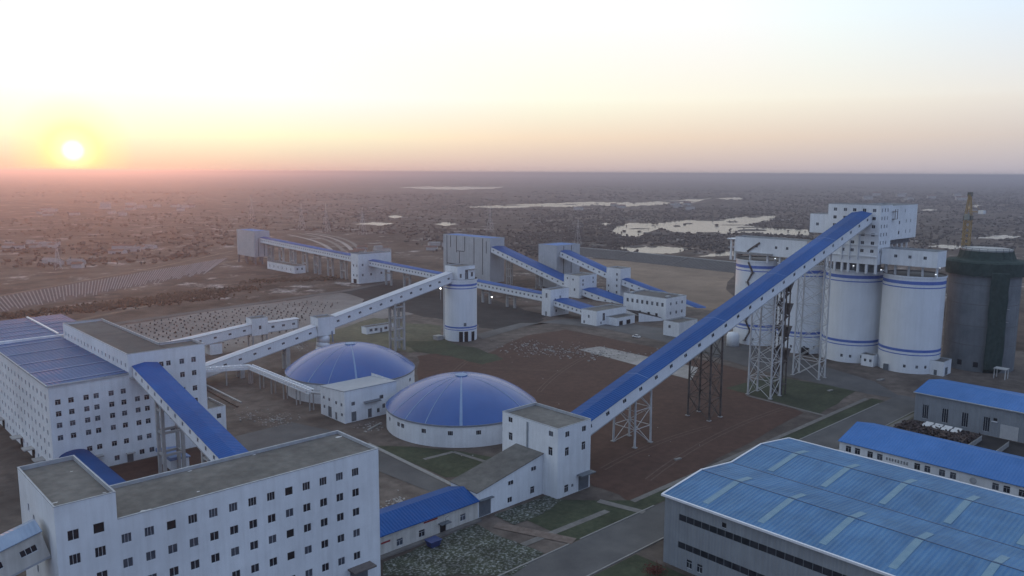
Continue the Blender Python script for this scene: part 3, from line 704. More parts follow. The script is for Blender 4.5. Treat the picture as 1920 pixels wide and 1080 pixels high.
# ================================================================ left processing hall
LH = thing('processing_hall', 'huge white multi-storey hall with ribbed blue roof and taller grey-roofed spine', 'building', (80, 300, 0))
colsL = [59.9, 63.4, 67.5, 70.3, 74.5, 78.0]
rowsL = [22.8, 19.3, 15.8, 12.0]
opsS = [(c, r-.8, 1.5, 1.6, 4) for r in rowsL for c in colsL]+[(c, 6.9-.8, 1.5, 1.6, 4) for c in colsL[2:]]+[(75, 1.4, 1.5, 1.6, 2), (62, 1.4, 1.5, 1.6, 2)]
wall(LH, (57.6, 257), (79.8, 257), 0, 28, [(o[0]-57.6, *o[1:]) for o in opsS])
opsT = [(c, r-.8, 1.5, 1.6, 4) for r in (19.6, 16.0, 11.9, 7.0) for c in (82, 84.8)]+[(c, r-.8, 1.5, 1.6, 4) for r in (11.9, 7.0) for c in (89.1, 92.2)]
opsT += [(c, r-.85, 1.5, 1.7, 4) for r in (29.3, 24.9, 19.8, 15.6) for c in (96.2, 100)]+[(c, 28.6, 1.4, 1.6, 4) for c in (89.8, 92)]+[(c, 1.6, 1.5, 1.6, 2) for c in (82.4, 85.4)]+[(c, r-.85, 1.5, 1.7, 4) for r in (11, 6.5) for c in (96.2, 100)]
wall(LH, (79.8, 257), (103.8, 257), 0, 34, [(o[0]-79.8, *o[1:]) for o in opsT])
wall(LH, (103.8, 257), (103.8, 267.5), 0, 34); wall(LH, (103.8, 267.5), (93.3, 267.5), 0, 34); wall(LH, (93.3, 267.5), (93.3, 327), 0, 34); wall(LH, (93.3, 327), (79.8, 327), 27, 34); wall(LH, (92.4, 327.1), (92.4, 380), 0, 28.4)
wall(LH, (79.8, 327), (79.8, 257), 27, 34, [(3+3.8*k, 29.6, 1.0, 1.3, 2) for k in range(18)])
opsW = [(4+4.6*k, r-.8, 1.3, 1.5, 2) for k in range(26) for r in (24, 20.4, 16.8, 13.2, 9.6, 6, 2.4)]
wall(LH, (57.6, 380), (57.6, 257), 0, 28, opsW)
wall(LH, (92.4, 380), (57.6, 380), 0, 28)
mb = MB(); mb.poly([(80.1, 257.3, 33.3), (93, 257.3, 33.3), (93, 326.7, 33.3), (80.1, 326.7, 33.3)]); mb.poly([(93, 257.3, 33.3), (103.5, 257.3, 33.3), (103.5, 267.2, 33.3), (93, 267.2, 33.3)])
mb.build('roof', FELT2, LH)
mb = MB()
for b in ((79.74, 103.86, 256.94, 257.3), (103.5, 103.86, 257.3, 267.56), (93, 103.5, 267.2, 267.56), (93, 93.36, 267.56, 327.06), (79.74, 93, 326.7, 327.06), (79.74, 80.1, 257.3, 326.7)): mb.box(*b, 34, 34.13)
mb.poly([(80.1, 257.3, 33.2), (103.5, 257.3, 33.2), (103.5, 257.3, 34), (80.1, 257.3, 34)]); mb.poly([(103.5, 257.3, 33.2), (103.5, 267.2, 33.2), (103.5, 267.2, 34), (103.5, 257.3, 34)]); mb.poly([(93, 267.2, 33.2), (93, 326.7, 33.2), (93, 326.7, 34), (93, 267.2, 34)]); mb.poly([(80.1, 257.3, 33.2), (80.1, 257.3, 34), (80.1, 326.7, 34), (80.1, 326.7, 33.2)])
mb.build('parapet', COPE, LH)
box_part('strip_roof', FELT2, LH, 92.9, 103.45, 257.4, 267.1, 33.34, 33.42)
lowroof = MB(); lowroof.poly([(57.4, 256.8, 28.05), (79.8, 256.8, 28.4), (79.8, 330.6, 28.4), (57.4, 330.6, 28.05)]); lr1 = lowroof.build('blue_roof', BLUEL, LH)
lowroof = MB(); lowroof.poly([(57.4, 331.6, 28.6), (92.6, 331.6, 28.9), (92.6, 380.2, 28.9), (57.4, 380.2, 28.6)]); lr2 = lowroof.build('blue_roof', BLUEL, LH)
box_part('roof_step', WHITE, LH, 57.4, 92.4, 330.6, 331.5, 27.5, 29.1)
for k, y in enumerate((260, 276.5, 291, 308, 324, 341, 350, 359, 369)):
    mb = MB(); z = .1 if y < 331 else .62; X9 = 79.7 if y < 331 else 92.3
    mb.hexa([(57.4, y, 28.05+z), (X9, y, 28.4+z), (X9, y+.45, 28.4+z), (57.4, y+.45, 28.05+z), (57.4, y, 28.18+z), (X9, y, 28.53+z), (X9, y+.45, 28.53+z), (57.4, y+.55, 28.18+z)]); mb.build('roof_rib', RIBP, lr1 if y < 331 else lr2)
box_part('ridge_cap', material('white_cap', (.6, .6, .6), (.68, .68, .68), 1, .6), LH, 79.2, 79.9, 333.5, 380, 28.9, 29.35)
box_part('eaves_gutter', COPE, LH, 57.2, 79.74, 256.55, 256.95, 27.7, 28.2); box_part('eaves_gutter', COPE, LH, 57.15, 57.55, 257, 380, 27.6, 28.12)
box_part('canopy', CONCL, LH, 66.4, 70.8, 255, 257, 4.2, 4.5); box_part('canopy', CONCL, LH, 77.6, 80, 255.6, 257, 2.9, 3.15); box_part('entrance_door', DOORM, LH, 77.9, 79.7, 256.88, 256.98, .05, 2.7)
for y in (268, 281, 296, 322):
    box_part('west_porch', CONCL, LH, 54.6, 57.6, y-2, y+2, 3.2, 3.5); box_part('west_door', DARK, LH, 57.48, 57.59, y-1.5, y+1.5, .05, 3)
# small balcony and ladder on the spine
box_part('balcony', CONCL, LH, 80, 82.6, 255.3, 257, 26.5, 26.75)
# low annex beside the hall
flat_building('annex', 'small white flat-roofed annex against the corner of the blue-roofed hall', 'annex', 103.9, 112, 262, 276, 10.4, S=[(109.6, 6.4, 1.5, 1.7, 2), (109.6, 2, 1.5, 1.7, 2)])
# ================================================================ galleries around the hall
gallery('conveyor_gallery', 'steep blue-roofed conveyor gallery running from the hall down behind the long building', (84.6, 256.9, 27.0), (84.6, 160.4, 7.2), 7.2, 3.4, wins=19, side=-1, ww=1.2, wh=1.3, roofm=BLUE, wallm=WHITE)
for i, (y, lab) in enumerate(((238, 'white concrete frame under the steep blue gallery, beside the hall'), (205, 'white concrete frame under the steep blue gallery, behind the long building'))):
    portal('gallery_support', lab, 84.6, y, 5.6, 4.0, 27.0-(256.9-y)*.2051-.4, CONCL, .45, 3)
gallery('covered_passage', 'low vaulted bright blue roofed passage between the hall and the tall end block', (63.2, 257, 0), (63.2, 168.2, 0), 8.2, 5.6, vault=True, rh=2.2, roofm=BLUE, wallm=WHITE)
mb = MB(); mb.hexa([(84.8, 240, 3.2), (91, 240, 3.2), (91, 252, 3.2), (84.8, 252, 3.2), (84.8, 240, 4.3), (91, 240, 3.5), (91, 252, 3.5), (84.8, 252, 4.3)])
lean = thing('blue_shelter', 'small shed with a pale blue lean-to roof under the steep gallery', 'shed', (88, 246, 0))
mb.build('roof', material('pale_blue_sheet', (.14, .20, .34), (.18, .24, .38), .5, .6), lean); flat_building('', '', '', 85.2, 90.6, 240.4, 251.6, 3.15, root=lean, cope=False, par=.05, Wn=[(246, .1, 2, 2.2, 1)])
g0 = gallery('conveyor_gallery', 'pale corrugated-roof gallery joining the tall end block from outside', (31.5, 150.4, 25.2), (-14, 150.4, 13.2), 5.8, 4.9, wins=9, side=1, ww=2.6, wh=1.25, roofm=material('pale_corrugated', (.20, .27, .37), (.25, .32, .42), .3, .5, stripe=('X', .7, .05)), wallm=material('cream_wall', (.46, .44, .40), (.53, .51, .47), .3, .8, streak=.4), rh=1.0, over=.3, style=3, wv=1.9)
portal('gallery_support', 'white concrete legs under the pale corrugated gallery', 12, 150.4, 1, 4.4, 19.4, CONCL, .5, 2)
# ================================================================ domes
def dome(label, cx_, cy_, Rr, ze, za, wins_a, ribs, zw=4.2):
    r = thing('domed_tank', label, 'domed building', (cx_, cy_, 0), 'domed tanks')
    mb = MB(); n = 72; wl = []
    A_ = [2*math.pi*i/n for i in range(n+1)]
    idx = {int((math.radians(w) % (2*math.pi))/(2*math.pi)*n) for w in wins_a}
    for i in range(n):
        p = Vector((cx_+Rr*math.cos(A_[i]), cy_+Rr*math.sin(A_[i]), 0)); q = Vector((cx_+Rr*math.cos(A_[i+1]), cy_+Rr*math.sin(A_[i+1]), 0))
        U = (q-p); ln = U.length; U.normalize(); Nn = Vector((U.y, -U.x, 0))
        ops = [(ln/2, zw, 1.7, 1.5)] if i in idx else []
        mb.wallplane(p, U, ZUP, Nn, ln, ze, ops)
        if ops: wl.append((p+U*(ln/2)+ZUP*zw, U, Nn))
    mb.build('wall', WHITE, r)
    for P, U, Nn in wl: window(r, P, U, ZUP, Nn, 1.7, 1.5, 3)
    mb = MB(); mb.lathe(cx_, cy_, [(Rr+.05, ze-.55), (Rr+.30, ze-.5), (Rr+.30, ze+.02), (Rr-.2, ze+.1)], 72); mb.build('eaves', material('eaves_dark', (.16, .18, .22), (.2, .22, .26), 1, .7), r)
    h = za-ze; Rs = (Rr*Rr+h*h)/(2*h); tm = math.asin(Rr/Rs); prof = []
    for k in range(17): t = tm*(1-k/16); prof.append((Rs*math.sin(t), za-Rs+Rs*math.cos(t)))
    mb = MB(); mb.lathe(cx_, cy_, [(max(.02, a*1.008), b) for a, b in prof], 96); rf = mb.build('dome_roof', DOMEB, r, smooth=True)
    for ang, wd in ribs:
        a = math.radians(ang); mb = MB(); d = Vector((math.cos(a), math.sin(a), 0)); l_ = Vector((-d.y, d.x, 0)); pts = []
        for rr, z in prof:
            w_ = wd*(.35+.65*rr/Rr); pts.append((Vector((cx_, cy_, z+.07))+d*rr*1.008-l_*w_/2, Vector((cx_, cy_, z+.07))+d*rr*1.008+l_*w_/2))
        for k in range(len(pts)-1): mb.poly([pts[k][0], pts[k][1], pts[k+1][1], pts[k+1][0]])
        mb.build('rib', RIBP, rf)
    mb = MB(); mb.lathe(cx_, cy_, [(2.2, za-.1), (2.2, za+.25), (.02, za+.4)], 24); mb.build('crown_cap', RIBP, rf)
    return r
dome('white round tank building with blue dome, beside the felt-roofed cube tower', 180.33, 218.0, 26.88, 7.6, 17.8, (175, 181, 201, 222, 241.5, 262, 160), ((169, .5), (186, .5), (204, .35), (230, 1.0), (287, .5), (310, .4), (130, .4), (90, .4), (45, .4), (0, .4)))
dome('white round tank building with blue dome, behind the pipe bridge and pump house', 177.44, 287.3, 26.53, 8.2, 18.6, (300, 318, 200, 180), ((170, .5), (200, .5), (243, .8), (219, .3), (322, .5), (130, .4), (90, .4), (45, .4), (0, .4)))
# pump house between the domes
PH = thing('pump_house', 'white two-storey pump house with sloping pale roof between the two domes', 'building', (156, 254, 0))
x0, x1, y0, y1 = 148.5, 171, 245.2, 262
wall(PH, (x0, y0), (x1, y0), 0, 12.0, [(152.1-x0, 6.1, 1.5, 1.4, 3), (152.3-x0, .2, 2.1, 3.6, 'door'), (164.3-x0, 6.3, 1.7, 1.5, 3), (159.1-x0, .2, 1.7, 3.4, 'door'), (162.8-x0, 1.4, 1.2, 1.6, 2), (165.3-x0, 2.6, 1.3, 1.7, 2)])
wall(PH, (x0, y1), (x0, y0), 0, 10.6, [(y1-y, z-.6, 1.2, 1.2, 2) for y, z in ((259.7, 6.8), (255.9, 6.8), (251.1, 6.6), (247.4, 6.6), (259.5, 3.4), (247.2, 2.9))]+[(y1-255.6, .2, 2.6, 4, 'door'), (y1-251.2, .2, 1.4, 2.8, 'door')])
wall(PH, (x1, y0), (x1, y1), 0, 12); wall(PH, (x1, y1), (x0, y1), 0, 10.6)
mb = MB(); mb.poly([(x0, y0, 10.6), (x0, y0, 12), (x1, y0, 12), (x1, y0, 10.6)]) if False else None
mb.hexa([(x0-.2, y0-.2, 11.9), (x1+.2, y0-.2, 11.9), (x1+.2, y1, 10.6), (x0-.2, y1, 10.6), (x0-.2, y0-.2, 12.1), (x1+.2, y0-.2, 12.1), (x1+.2, y1, 10.8), (x0-.2, y1, 10.8)]); mb.build('roof', material('pale_metal_roof', (.22, .25, .285), (.27, .30, .335), .4, .5), PH)
mb = MB(); mb.poly([(x0+.02, y1, 10.5), (x0+.02, y0, 10.5), (x0+.02, y0, 11.95)]); mb.build('gable', WHITE, PH)
mb = MB(); mb.hexa([(156.5, 243.6, 6.2), (163.2, 243.6, 6.2), (163.2, 245.2, 6.5), (156.5, 245.2, 6.5), (156.5, 243.6, 6.45), (163.2, 243.6, 6.45), (163.2, 245.2, 6.75), (156.5, 245.2, 6.75)]); mb.build('canopy', DOORM, PH)
# pipe bridge
PB = thing('pipe_bridge', 'white railed pipe bridge on thin legs from the hall to the pump house', 'pipe bridge', (148, 300, 0))
PBW = material('bridge_white', (.60, .61, .63), (.68, .69, .71), .8, .6)
def pipe_run(a, b):
    a, b = Vector(a), Vector(b); d = (b-a).normalized(); l_ = Vector((-d.y, d.x, 0)); n = max(2, int((b-a).length/2.2))
    for s in (-1, 1):
        for z in (0, 1.5): bar(PB, 'chord', a+l_*s*1.0+ZUP*z, b+l_*s*1.0+ZUP*z, .2, PBW, square=True)
        for k in range(n+1): p = a.lerp(b, k/n)+l_*s*1.0; bar(PB, 'post', p, p+ZUP*1.5, .13, PBW, square=True)
    for k, off in enumerate((-.5, .35)): bar(PB, 'pipe', a+l_*off+ZUP*.45, b+l_*off+ZUP*.55, .45, PBW, 10)
    for k in range(n): p = a.lerp(b, (k+.5)/n); bar(PB, 'hoop', p-l_*1.05+ZUP*1.5, p+l_*1.05+ZUP*1.5, .2, PBW, square=True)
    m_ = max(2, int((b-a).length/9))
    for k in range(m_+1):
        p = a.lerp(b, k/m_)
        for s in (-.8, .8): bar(PB, 'leg', Vector((p.x, p.y, -.1))+l_*s, p+l_*s, .2, CONCL, square=True)
pipe_run((131, 329, 6.6), (148.6, 320.5, 6.6)); pipe_run((148.6, 320.5, 6.6), (148.0, 268, 6.6))
for z in (6.7, 8.1): bar(PB, 'chord', (148, 268, z), (151.5, 262, z), .12, STEEL, square=True)
bar(PB, 'pipe', (148, 268, 7.1), (151.5, 261, 7.1), .36, STEEL, 10)
pipe_run((104, 331, 6.6), (131, 329, 6.6))
# site clutter between the hall and the domes
for a, b, lab in (((384, 722), (452, 756), 'long pale beam lying on the yard beside the hall annex'), ((381, 728), (446, 764), 'long brown beam lying on the yard beside the hall annex')):
    p, q = at(*a), at(*b); mb = MB(); d = (q-p).normalized(); l_ = Vector((-d.y, d.x, 0)); mb.obox(p, d, l_, ZUP, 0, (q-p).length, -.35, .35, .04, .55); mb.top('long_beam', CONCL if 'pale' in lab else SCRAP, lab, 'beam')
_r = random.Random(77); deb = MB()
for _k in range(420):
    c_ = _r.choice(((512, 790, 14), (530, 786, 14), (700, 800, 14), (560, 650, 8), (660, 690, 6), (745, 940, 12), (735, 955, 8), (470, 780, 16)))
    _p = at(c_[0]+_r.gauss(0, c_[2]), c_[1]+_r.gauss(0, c_[2]*.4)); _s = _r.uniform(.06, .28)
    deb.hexa([(_p.x+a*_s*_r.uniform(.5, 1.7), _p.y+b*_s*_r.uniform(.5, 1.7), .08+c*_s*.8) for c in (0, 1) for a, b in ((-1, -1), (1, -1), (1, 1), (-1, 1))])
struct('building_debris', PALE, deb, 'stuff')
for px_, lab in (((690, 808), 'pale heap of boards beside the front dome'),):
    p = at(*px_); mb = MB(); mb.obox(p, Vector((.9, .43, 0)), Vector((-.43, .9, 0)), ZUP, 0, 9, -.4, .4, .04, .5); mb.top('board_stack', KERB, lab, 'boards')
# ================================================================ cube transfer tower, annex and low blue building
T1 = flat_building('transfer_tower', 'white cube tower with felt roof at the foot of the great blue conveyor', 'tower', 155.6, 169.3, 146.7, 169.2, 20.3,
    S=[(159.5, 17.2, 1.7, 1.6, 2), (166.4, 17.3, 1.7, 1.6, 2), (159.4, 11.8, 1.6, 2.4, 4), (166.3, 11.9, 1.6, 2.4, 4), (159.4, 1.1, 1.7, 2.2, 4), (161.9, 2.0, .9, .9, 2), (166.6, .05, 4.4, 4.3, 'door')],
    Wn=[(165.8, 17.8, 1.7, 1.5, 2), (149.4, 17.6, 1.7, 1.5, 2), (165.7, 12.4, 1.6, 2.3, 4), (149.5, 12.1, 1.6, 2.4, 4)])
box_part('canopy', DOORM, T1, 163.6, 169.6, 144.6, 146.7, 4.9, 5.2); box_part('drainpipe', material('pipe_grey', (.2, .23, .25), (.25, .27, .3), 1, .7), T1, 155.4, 155.6, 158.3, 158.9, 11.6, 19.6)
AN = thing('sloped_annex', 'white annex with single sloping felt roof leading up to the cube tower', 'annex', (143, 157.5, 0))
mb = MB(); X0, X1 = 131, 155.55
def z_an(x): return 6.9+(x-131)/(155.6-131)*4.9
ops = [(151.8-X0, 7.9, 1.9, 1.2), (143.1-X0, 6.1, 1.9, 1.2), (151.5-X0, 1.3, 1.6, 2.0), (142.9-X0, 1.1, 1.7, 1.5)]
mb.wallplane((X0, 152.3, 0), Vector((1, 0, 0)), ZUP, Vector((0, -1, 0)), X1-X0, 6.88, [o for o in ops if o[1] < 5]+[(133.9-X0, .05, 4.2, 4.6)])
mb.poly([(X0, 152.3, 6.88), (137.5, 152.3, 6.88), (137.5, 152.3, z_an(137.5))]); mb.wallplane((137.5, 152.3, 6.88), Vector((1, 0, 0)), ZUP, Vector((0, -1, 0)), X1-137.5, 1.2, [])
mb.build('wall', WHITE, AN)
mb = MB(); mb.poly([(137.5, 152.3, 8.08), (X1, 152.3, 8.08), (X1, 152.3, z_an(X1)), (137.5, 152.3, z_an(137.5))]); mb.poly([(X0, 163, 0), (X0, 152.3, 0), (X0, 152.3, 6.9), (X0, 163, 6.9)]); mb.poly([(X1, 163, 0), (X0, 163, 0), (X0, 163, 6.9), (X1, 163, z_an(X1))]); mb.build('gable_wall', WHITE, AN)
for u, v, w_, h_ in ops: window(AN, Vector((X0+u, 152.3 if v < 5 else 152.22, v)), Vector((1, 0, 0)), ZUP, Vector((0, -1, 0)) if v < 5 else Vector((0, -1, 0)), w_, h_, 2 if h_ < 1.8 else 4).location.y += (0 if v < 5 else -.12)
box_part('door', DOORM, AN, 131.8, 136, 152.42, 152.5, .05, 4.65); box_part('door_canopy', DOORM, AN, 131.6, 136.4, 151.3, 152.3, 4.7, 4.9)
mb = MB(); mb.hexa([(130.8, 152, 6.95), (155.6, 152, z_an(155.6)+.05), (155.6, 163.3, z_an(155.6)+.05), (130.8, 163.3, 6.95), (130.8, 152, 7.15), (155.6, 152, z_an(155.6)+.28), (155.6, 163.3, z_an(155.6)+.28), (130.8, 163.3, 7.15)]); mb.build('roof', FELT, AN)
LB = thing('blue_roofed_block', 'low cream-walled block with gabled blue roof beside the sloped annex', 'building', (114, 157, 0))
CREAM = material('cream_wall', (.4, .4, .4))
wall(LB, (96, 151.5), (130.7, 151.5), 0, 5.3, [(125.7-96, 1.4, 1.8, 1.8, 4), (112.6-96, 1.2, 1.8, 1.8, 4), (106-96, 1.1, 1.8, 1.8, 4), (119.2-96, .1, 2, 2.6, 1)], CREAM)
wall(LB, (130.7, 163.6), (96, 163.6), 0, 5.3, (), CREAM); wall(LB, (96, 163.6), (96, 151.5), 0, 5.3, (), CREAM)
mb = MB(); mb.poly([(130.7, 151.5, 0), (130.7, 163.6, 0), (130.7, 163.6, 5.3), (130.7, 157.5, 7.2), (130.7, 151.5, 5.3)]); mb.build('gable', CREAM, LB)
mb = MB(); mb.hexa([(95.5, 150.9, 5.2), (130.9, 150.9, 5.2), (130.9, 157.5, 7.25), (95.5, 157.5, 7.25), (95.5, 150.9, 5.4), (130.9, 150.9, 5.4), (130.9, 157.5, 7.45), (95.5, 157.5, 7.45)]); mb.build('roof_slope', BLUEX, LB)
mb = MB(); mb.hexa([(95.5, 157.5, 7.25), (130.9, 157.5, 7.25), (130.9, 164.2, 5.2), (95.5, 164.2, 5.2), (95.5, 157.5, 7.45), (130.9, 157.5, 7.45), (130.9, 164.2, 5.4), (95.5, 164.2, 5.4)]); mb.build('roof_slope', BLUEX, LB)
box_part('plinth', PAVE, LB, 96, 131, 150.2, 151.5, 0, .5); box_part('door_hood', DOORM, LB, 117.6, 120.8, 150, 151.5, 2.9, 3.1); box_part('red_banner', RED, LB, 113.2, 117.4, 151.4, 151.48, 4.4, 4.8); box_part('red_banner', RED, LB, 100.6, 103.2, 151.4, 151.48, 3.1, 3.5)
mb = MB(); mb.tube((119.2, 150.4, 3), (119.2, 150.4, 4.6), .06); mb.tube((119.2, 150.4, 4.6), (119.8, 149.9, 5), .06); mb.build('wall_lamp_arm', DOORM, LB)
B_ = thing('waste_bin', 'blue metal waste skip beside the low blue-roofed block', 'skip', (113, 147.6, 0)); mb = MB(); mb.hexa([(111.8, 146.6, .15), (114.2, 146.6, .15), (114.2, 148.4, .15), (111.8, 148.4, .15), (111.4, 146.2, 1.7), (114.6, 146.2, 1.7), (114.6, 148.8, 1.7), (111.4, 148.8, 1.7)]); mb.build('body', BIN, B_); box_part('lid', BIN, B_, 111.3, 114.7, 146.1, 148.9, 1.7, 1.82)
sm = flat_building('equipment_hut', 'small white hut behind the far corner of the long building', 'hut', 95.9, 100.6, 171, 175, 4.4, Wn=[(173, 1, 1.2, 1.4, 2)], par=.3)
# ================================================================ great blue conveyor and its lattice legs
def zc(x): return 15.1+.2985*(x-182)-4.4          # floor height
gallery('great_conveyor', 'great long blue-roofed conveyor gallery climbing from the cube tower to the silos', (169.4, 161.5, zc(169.4)), (374.5, 161.5, zc(374.5)), 9.0, 4.3, wins=25, side=-1, ww=1.7, wh=1.3, roofm=BLUEX, wallm=WHITE2, rh=.9, seams=(.2, .42, .63, .83), wv=1.9)
for lab, x, wx, wy, m_, b_ in (('white lattice trestle, shortest under the great conveyor, nearest the cube tower', 209.5, 8, 8.6, STEEL, 3), ('tall rust-stained lattice trestle, second from the cube tower under the great conveyor', 252.4, 7, 8.8, RUST, 4),
                         ('tall white lattice trestle with a stair tower beside it', 295.6, 7, 9.6, STEEL, 6), ('tallest white lattice trestle, standing close before the silos', 338.6, 5.4, 11.5, STEEL, 7)):
    t = trestle('lattice_trestle', lab, x, 163.2 if x < 300 else 165.5, wx, wy, zc(x)-.35, b_, m_, .38, 'trestles under the great conveyor', 1.06)
    if x == 252.4:
        for o in t.children:
            if o.name.startswith('leg'): pass
ST = thing('stair_tower', 'dark steel zigzag stair tower beside the third lattice trestle', 'stair tower', (301.5, 160.5, 0))
for i, (sx, sy) in enumerate(((-1, -1), (1, -1), (1, 1), (-1, 1))): bar(ST, 'post', (302+sx*1.5, 160+sy*2.0, -.1), (302+sx*1.5, 160+sy*2.0, 47), .3, RUST, 6)
for k in range(10):
    z0_, z1_ = k*4.7, (k+1)*4.7; s = 1 if k % 2 else -1
    mb = MB(); O = Vector((302, 160-s*1.9, z0_)); D = Vector((0, s*3.8, 4.7)); mb.obox(O, D.normalized(), Vector((1, 0, 0)), D.normalized().cross(Vector((1, 0, 0))), 0, D.length, -1.3, -.1 if s > 0 else 1.3, -.2, .2); mb.build('flight', RUST, ST)
    box_part('landing', RUST, ST, 300.4, 303.6, 160+s*2.0-.2*s-.9, 160+s*2.0-.2*s+.9, z1_-.1, z1_)
    for z in (z1_+.5, z1_+1.0): bar(ST, 'rail', (300.5, 160-2, z), (300.5, 160+2, z), .05, RUST, 4); bar(ST, 'rail', (303.5, 160-2, z), (303.5, 160+2, z), .05, RUST, 4)
    if k in (3, 5, 7, 9): 
        mb = MB(); mb.hexa([(303.5, 158, z1_-4.4), (303.7, 158, z1_-4.4), (303.7, 162, z1_-4.4), (303.5, 162, z1_-4.4), (303.5, 158, z1_), (306.8, 158, z1_), (306.8, 162, z1_), (303.5, 162, z1_)]); mb.build('bracket', RUST, ST)
# ================================================================ silos
def silo(label, cx_, cy_, Rr, zt, bands, wins_a, group='white storage silos', annexes=(), name='silo', doors=()):
    r = thing(name, label, 'silo', (cx_, cy_, 0), group)
    mb = MB(); n = 64; A_ = [2*math.pi*i/n for i in range(n+1)]; wl = []
    idx = {int((math.radians(w) % (2*math.pi))/(2*math.pi)*n) for w in wins_a}
    for i in range(n):
        p = Vector((cx_+Rr*math.cos(A_[i]), cy_+Rr*math.sin(A_[i]), 0)); q = Vector((cx_+Rr*math.cos(A_[i+1]), cy_+Rr*math.sin(A_[i+1]), 0))
        U = q-p; ln = U.length; U.normalize(); Nn = Vector((U.y, -U.x, 0)); w_ = min(1.15, ln*.85)
        ops = [(ln/2, 2.6, w_, 1.4)] if i in idx else []
        mb.wallplane(p, U, ZUP, Nn, ln, zt, ops)
        if ops: window(r, p+U*(ln/2)+ZUP*2.6, U, ZUP, Nn, w_, 1.4, 2)
    body = mb.build('shell', SILOW, r)
    bm_ = bmesh.new(); bm_.from_mesh(body.data); bmesh.ops.remove_doubles(bm_, verts=bm_.verts, dist=.001)
    for f in bm_.faces: f.smooth = True
    bm_.to_mesh(body.data); bm_.free()
    try: body.data.set_sharp_from_angle(angle=R(30))
    except Exception: pass
    for z, h in bands:
        mb = MB(); mb.lathe(cx_, cy_, [(Rr-.05, z), (Rr+.06, z), (Rr+.06, z+h), (Rr-.05, z+h)], 64); mb.build('band', BAND, r, smooth=False)
    mb = MB(); mb.lathe(cx_, cy_, [(Rr-.02, zt-.5), (Rr+.28, zt-.4), (Rr+.28, zt+.5), (Rr-.1, zt+.5), (Rr-.1, zt-.1), (.01, zt+.1)], 64); mb.build('roof_slab', FELT2, r)
    mb = MB(); mb.lathe(cx_, cy_, [(Rr-.05, zt-.55), (Rr+.34, zt-.45), (Rr+.34, zt+.35), (Rr+.2, zt+.35)], 64); mb.build('rim', SILOW, r)
    return r
TOPB = [(40.9, 1.5), (39.2, .5)]; BOTB = [(9.9, 1.2), (8.4, .45)]
s4 = silo('white banded silo with a low house on its top, next to the concrete silo', 390.1, 142.3, 13.2, 44.3, TOPB+BOTB, (196, 215, 233, 250))
s3 = silo('white banded silo carrying the tall headhouse', 390.5, 170.4, 13.2, 44.6, TOPB+BOTB, (188, 206, 226))
s2 = silo('white banded silo half hidden by the lattice trestles', 391, 197, 12.9, 44.8, TOPB+BOTB, (190, 216, 240))
s1 = silo('white banded silo with dark zigzag stair, at the far end of the row', 391, 221.5, 12.6, 44.8, TOPB+BOTB, (200,))
flat_building('', '', '', 384, 393.5, 124.6, 132.5, 6.6, root=s4, S=[(387.6, .1, 3.6, 3.6, 'door')], Wn=[(128, .1, 1.4, 2.4, 'door')], par=.3, wallm=SILOW)
flat_building('', '', '', 378.2, 383, 153.4, 159.2, 5.6, root=s3, Wn=[(154.9, 2.2, 1.1, 1.3, 2), (157.4, 2.2, 1.1, 1.3, 2)], par=.3, wallm=SILOW)
mb = MB(); mb.box(376.6, 377.5, 146.2, 148.2, .05, 3); mb.build('door', DOORM, s4)
mb = MB(); mb.box(378.6, 381, 186.6, 190.2, .05, 3.4); mb.build('dark_doorway', DARK, s2)
# zigzag stair on the end silo
for k in range(8):
    a0_ = math.radians(187+(6 if k % 2 else -6)); a1_ = math.radians(187+(-6 if k % 2 else 6)); z0_ = 44-k*5.2; RR = 13.0
    p = Vector((391+RR*math.cos(a0_), 221.5+RR*math.sin(a0_), z0_)); q = Vector((391+RR*math.cos(a1_), 221.5+RR*math.sin(a1_), z0_-5.2))
    bar(s1, 'stair_flight', p, q, .3, RUST, square=True); box_part('landing', RUST, s1, q.x-.7, q.x+.5, q.y-.9, q.y+.9, q.z-.1, q.z+.1); bar(s1, 'stair_rail', p+ZUP*1.1, q+ZUP*1.1, .06, RUST, 4)
tk = MB(); tk.lathe(371, 224, [(.02, 0), (3.3, 0), (3.3, 5.6), (2.6, 7), (.02, 7.6)], 20); tk.top('small_tank', SILOW, 'small white round-topped tank at the foot of the end silo', 'tank', smooth=True)
# houses on the silo tops
HH = thing('headhouse', 'tall white headhouse on the silos where the great conveyor arrives', 'headhouse', (381, 165.5, 45))
rowsH = [73.6, 69.9, 66.2, 62.4, 58.6, 54.9]
Wh = [(y, r-.75, 1.6, 1.5, 2) for i, r in enumerate(rowsH) for y in (174.6, 169.8, 165.4, 160.8, 156.2) if not (i in (1, 2) and 156.9 < y < 168)]
Sh = [(x, r-.75, 1.1, 1.7, 2) for r in rowsH for x in (376.5, 379.6, 382.6)]
flat_building('', '', '', 374.5, 387.6, 153.4, 178, 76, z0=48.7, root=HH, S=Sh, Wn=Wh, roofm=FELT)
flat_building('', '', '', 387.6, 418, 153.5, 170, 75.6, z0=59.5, root=HH, S=[(397, 66.6, 1.6, 1.6, 2), (397, 61.8, 1.6, 1.6, 2), (405, 67, .8, 1.7, 2), (410.5, 67, .8, 1.7, 2), (405, 62, .8, 1.7, 2), (410.5, 62, .8, 1.7, 2), (403, 72, .8, 1.5, 2)])
flat_building('', '', '', 375.2, 386, 178, 187.2, 71, z0=61.9, root=HH, Wn=[(183.4, 65.4, 1.4, 1.4, 2)])
for x, y in [(x, y) for x in (375.2, 386.6) for y in (154.2, 158.4, 162.4, 167, 170, 173.6, 177.2)]: bar(HH, 'column', (x, y, 44.4), (x, y, 48.8), .5, SILOW, square=True)
for z in (52.2, 57.2, 62.5): box_part('ledge', SILOW, HH, 373.9, 374.45, 154, 177.6, z, z+.35)
